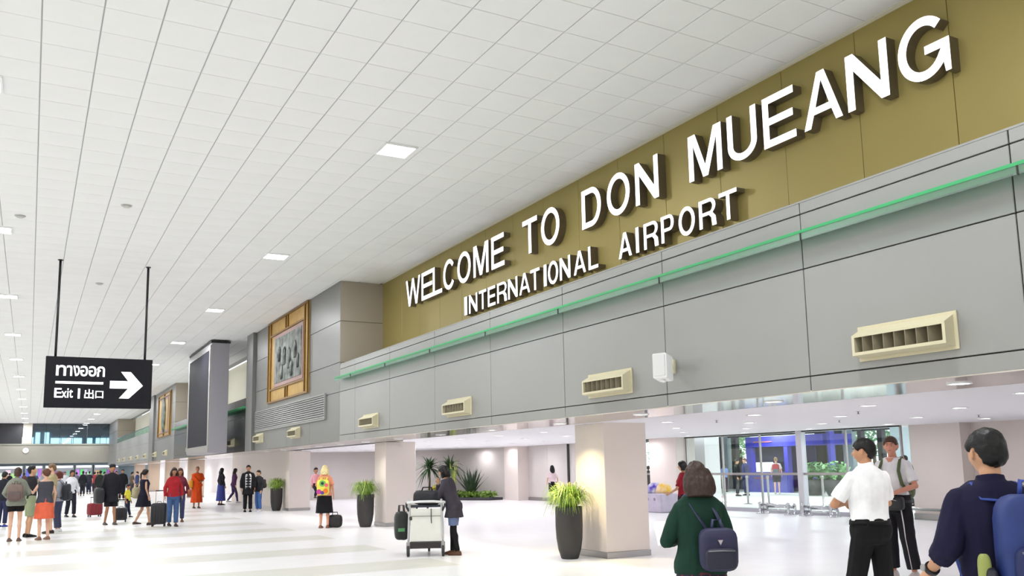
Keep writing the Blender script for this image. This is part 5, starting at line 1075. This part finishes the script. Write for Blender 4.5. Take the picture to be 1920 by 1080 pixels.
PX(1345, 920, 1.66, -60, 'person in dark clothes near the dark fins outside', skin=TAN, hair=('short', BLK), top=('jacket', (60, 56, 70)), bottom=('trousers', (50, 50, 60)), vox=.02)
PX(1704, 950, 1.66, -90, 'dark-clad person walking beyond the glass right of the tee-shirt man', skin=(120, 90, 72), hair=('short', BLK), top=('jacket', (44, 50, 48)), bottom=('trousers', (48, 54, 54)), vox=.018, pose=dict(ankL=(-.09, -.2, .1), ankR=(.09, .2, .085)))
PX(1508, 922, 1.68, 60, 'person in white stooping at the booth right of the silver post', skin=TAN, hair=('short', (90, 90, 92)), top=('tee', (228, 226, 226)), bottom=('trousers', (90, 86, 80)), vox=.018, pose=dict(lean=15))
PX(1233, 935, 1.62, 30, 'person in grey beyond the glass left of the pink pillar', skin=TAN, hair=('short', (60, 50, 50)), top=('jacket', (110, 116, 130)), bottom=('trousers', (70, 80, 96)), vox=.02)
PX(1218, 940, 1.45, 0, 'person in black beyond the glass next to the nearest pillar', skin=TAN, hair=('short', BLK), top=('jacket', (40, 40, 46)), bottom=('trousers', (50, 54, 66)), vox=.02)
# the crowd at the far end
crowd = [(228, 938, 1.76, 180, (26, 26, 30), (28, 28, 34), 'man in a dark suit left of the arcade'), (246, 932, 1.6, 60, (90, 80, 70), (60, 60, 70), 'person in brown by the arcade'), (256, 930, 1.62, -90, (60, 70, 110), (40, 40, 60), 'person in blue bending near the arcade'),
    (154, 930, 1.74, 0, (34, 36, 42), (40, 42, 50), 'man in charcoal walking away down the hall'), (166, 926, 1.72, 10, (48, 50, 62), (40, 44, 60), 'man in slate grey walking away beside the one in charcoal'), (176, 925, 1.66, 20, (150, 60, 70), (60, 50, 60), 'person in dusty red far down the hall'),
    (186, 940, 1.7, 20, (36, 40, 38), (36, 38, 40), 'person in near-black green behind the red suitcase'), (142, 924, 1.68, -30, (110, 112, 120), (60, 64, 76), 'person in mid grey far down the hall'), (194, 926, 1.66, 40, (150, 130, 120), (70, 70, 80), 'person in taupe far down the hall'),
    (120, 926, 1.7, 180, (200, 200, 206), (70, 74, 90), 'person in pale grey far down the hall'), (64, 925, 1.72, 180, (70, 80, 96), (50, 50, 60), 'person in blue grey far down the hall at left'), (44, 922, 1.7, 0, (96, 70, 60), (60, 56, 56), 'person in rust brown far down the hall at left'),
    (16, 922, 1.7, 0, (40, 40, 46), (44, 44, 56), 'person in black near the left edge far down the hall'), (34, 920, 1.66, 90, (180, 176, 170), (80, 80, 90), 'person in cream far down the hall at left'), (205, 922, 1.7, 180, (80, 90, 80), (60, 64, 60), 'person in olive far down the hall'),
    (216, 928, 1.7, 170, (46, 46, 52), (44, 44, 52), 'person in dark grey beside the man in shorts, farther off'), (112, 921, 1.7, 0, (86, 96, 120), (50, 50, 60), 'person in denim blue far down the hall'), (134, 919, 1.7, 0, (60, 52, 60), (46, 46, 54), 'person in plum far down the hall'),
    (160, 917, 1.7, 0, (120, 100, 110), (60, 60, 66), 'tiny person in mauve at the far end'), (182, 917, 1.7, 0, (90, 110, 96), (60, 64, 60), 'tiny person in sage at the far end'), (78, 918, 1.7, 0, (150, 150, 156), (60, 60, 70), 'tiny person in silver grey at the far end'), (8, 918, 1.7, 0, (110, 60, 60), (60, 60, 66), 'tiny person in brick red at the far left end')]
for i, (u, v, H, h, c1, c2, l) in enumerate(crowd):
    PX(u, v, H, h, l, skin=(TAN, ASIA, FAIR)[i % 3], hair=(('short', 'bob')[i % 4 == 3], BLK), top=(('jacket', 'tee')[i % 3 == 1], c1), bottom=('trousers', c2), female=i % 4 == 3, vox=.03, group='people far down the hall', pose=dict(ankL=(-.09, .14, .085), ankR=(.09, -.16, .10)) if i % 2 else None)

bpy.data.scenes.remove(WS)
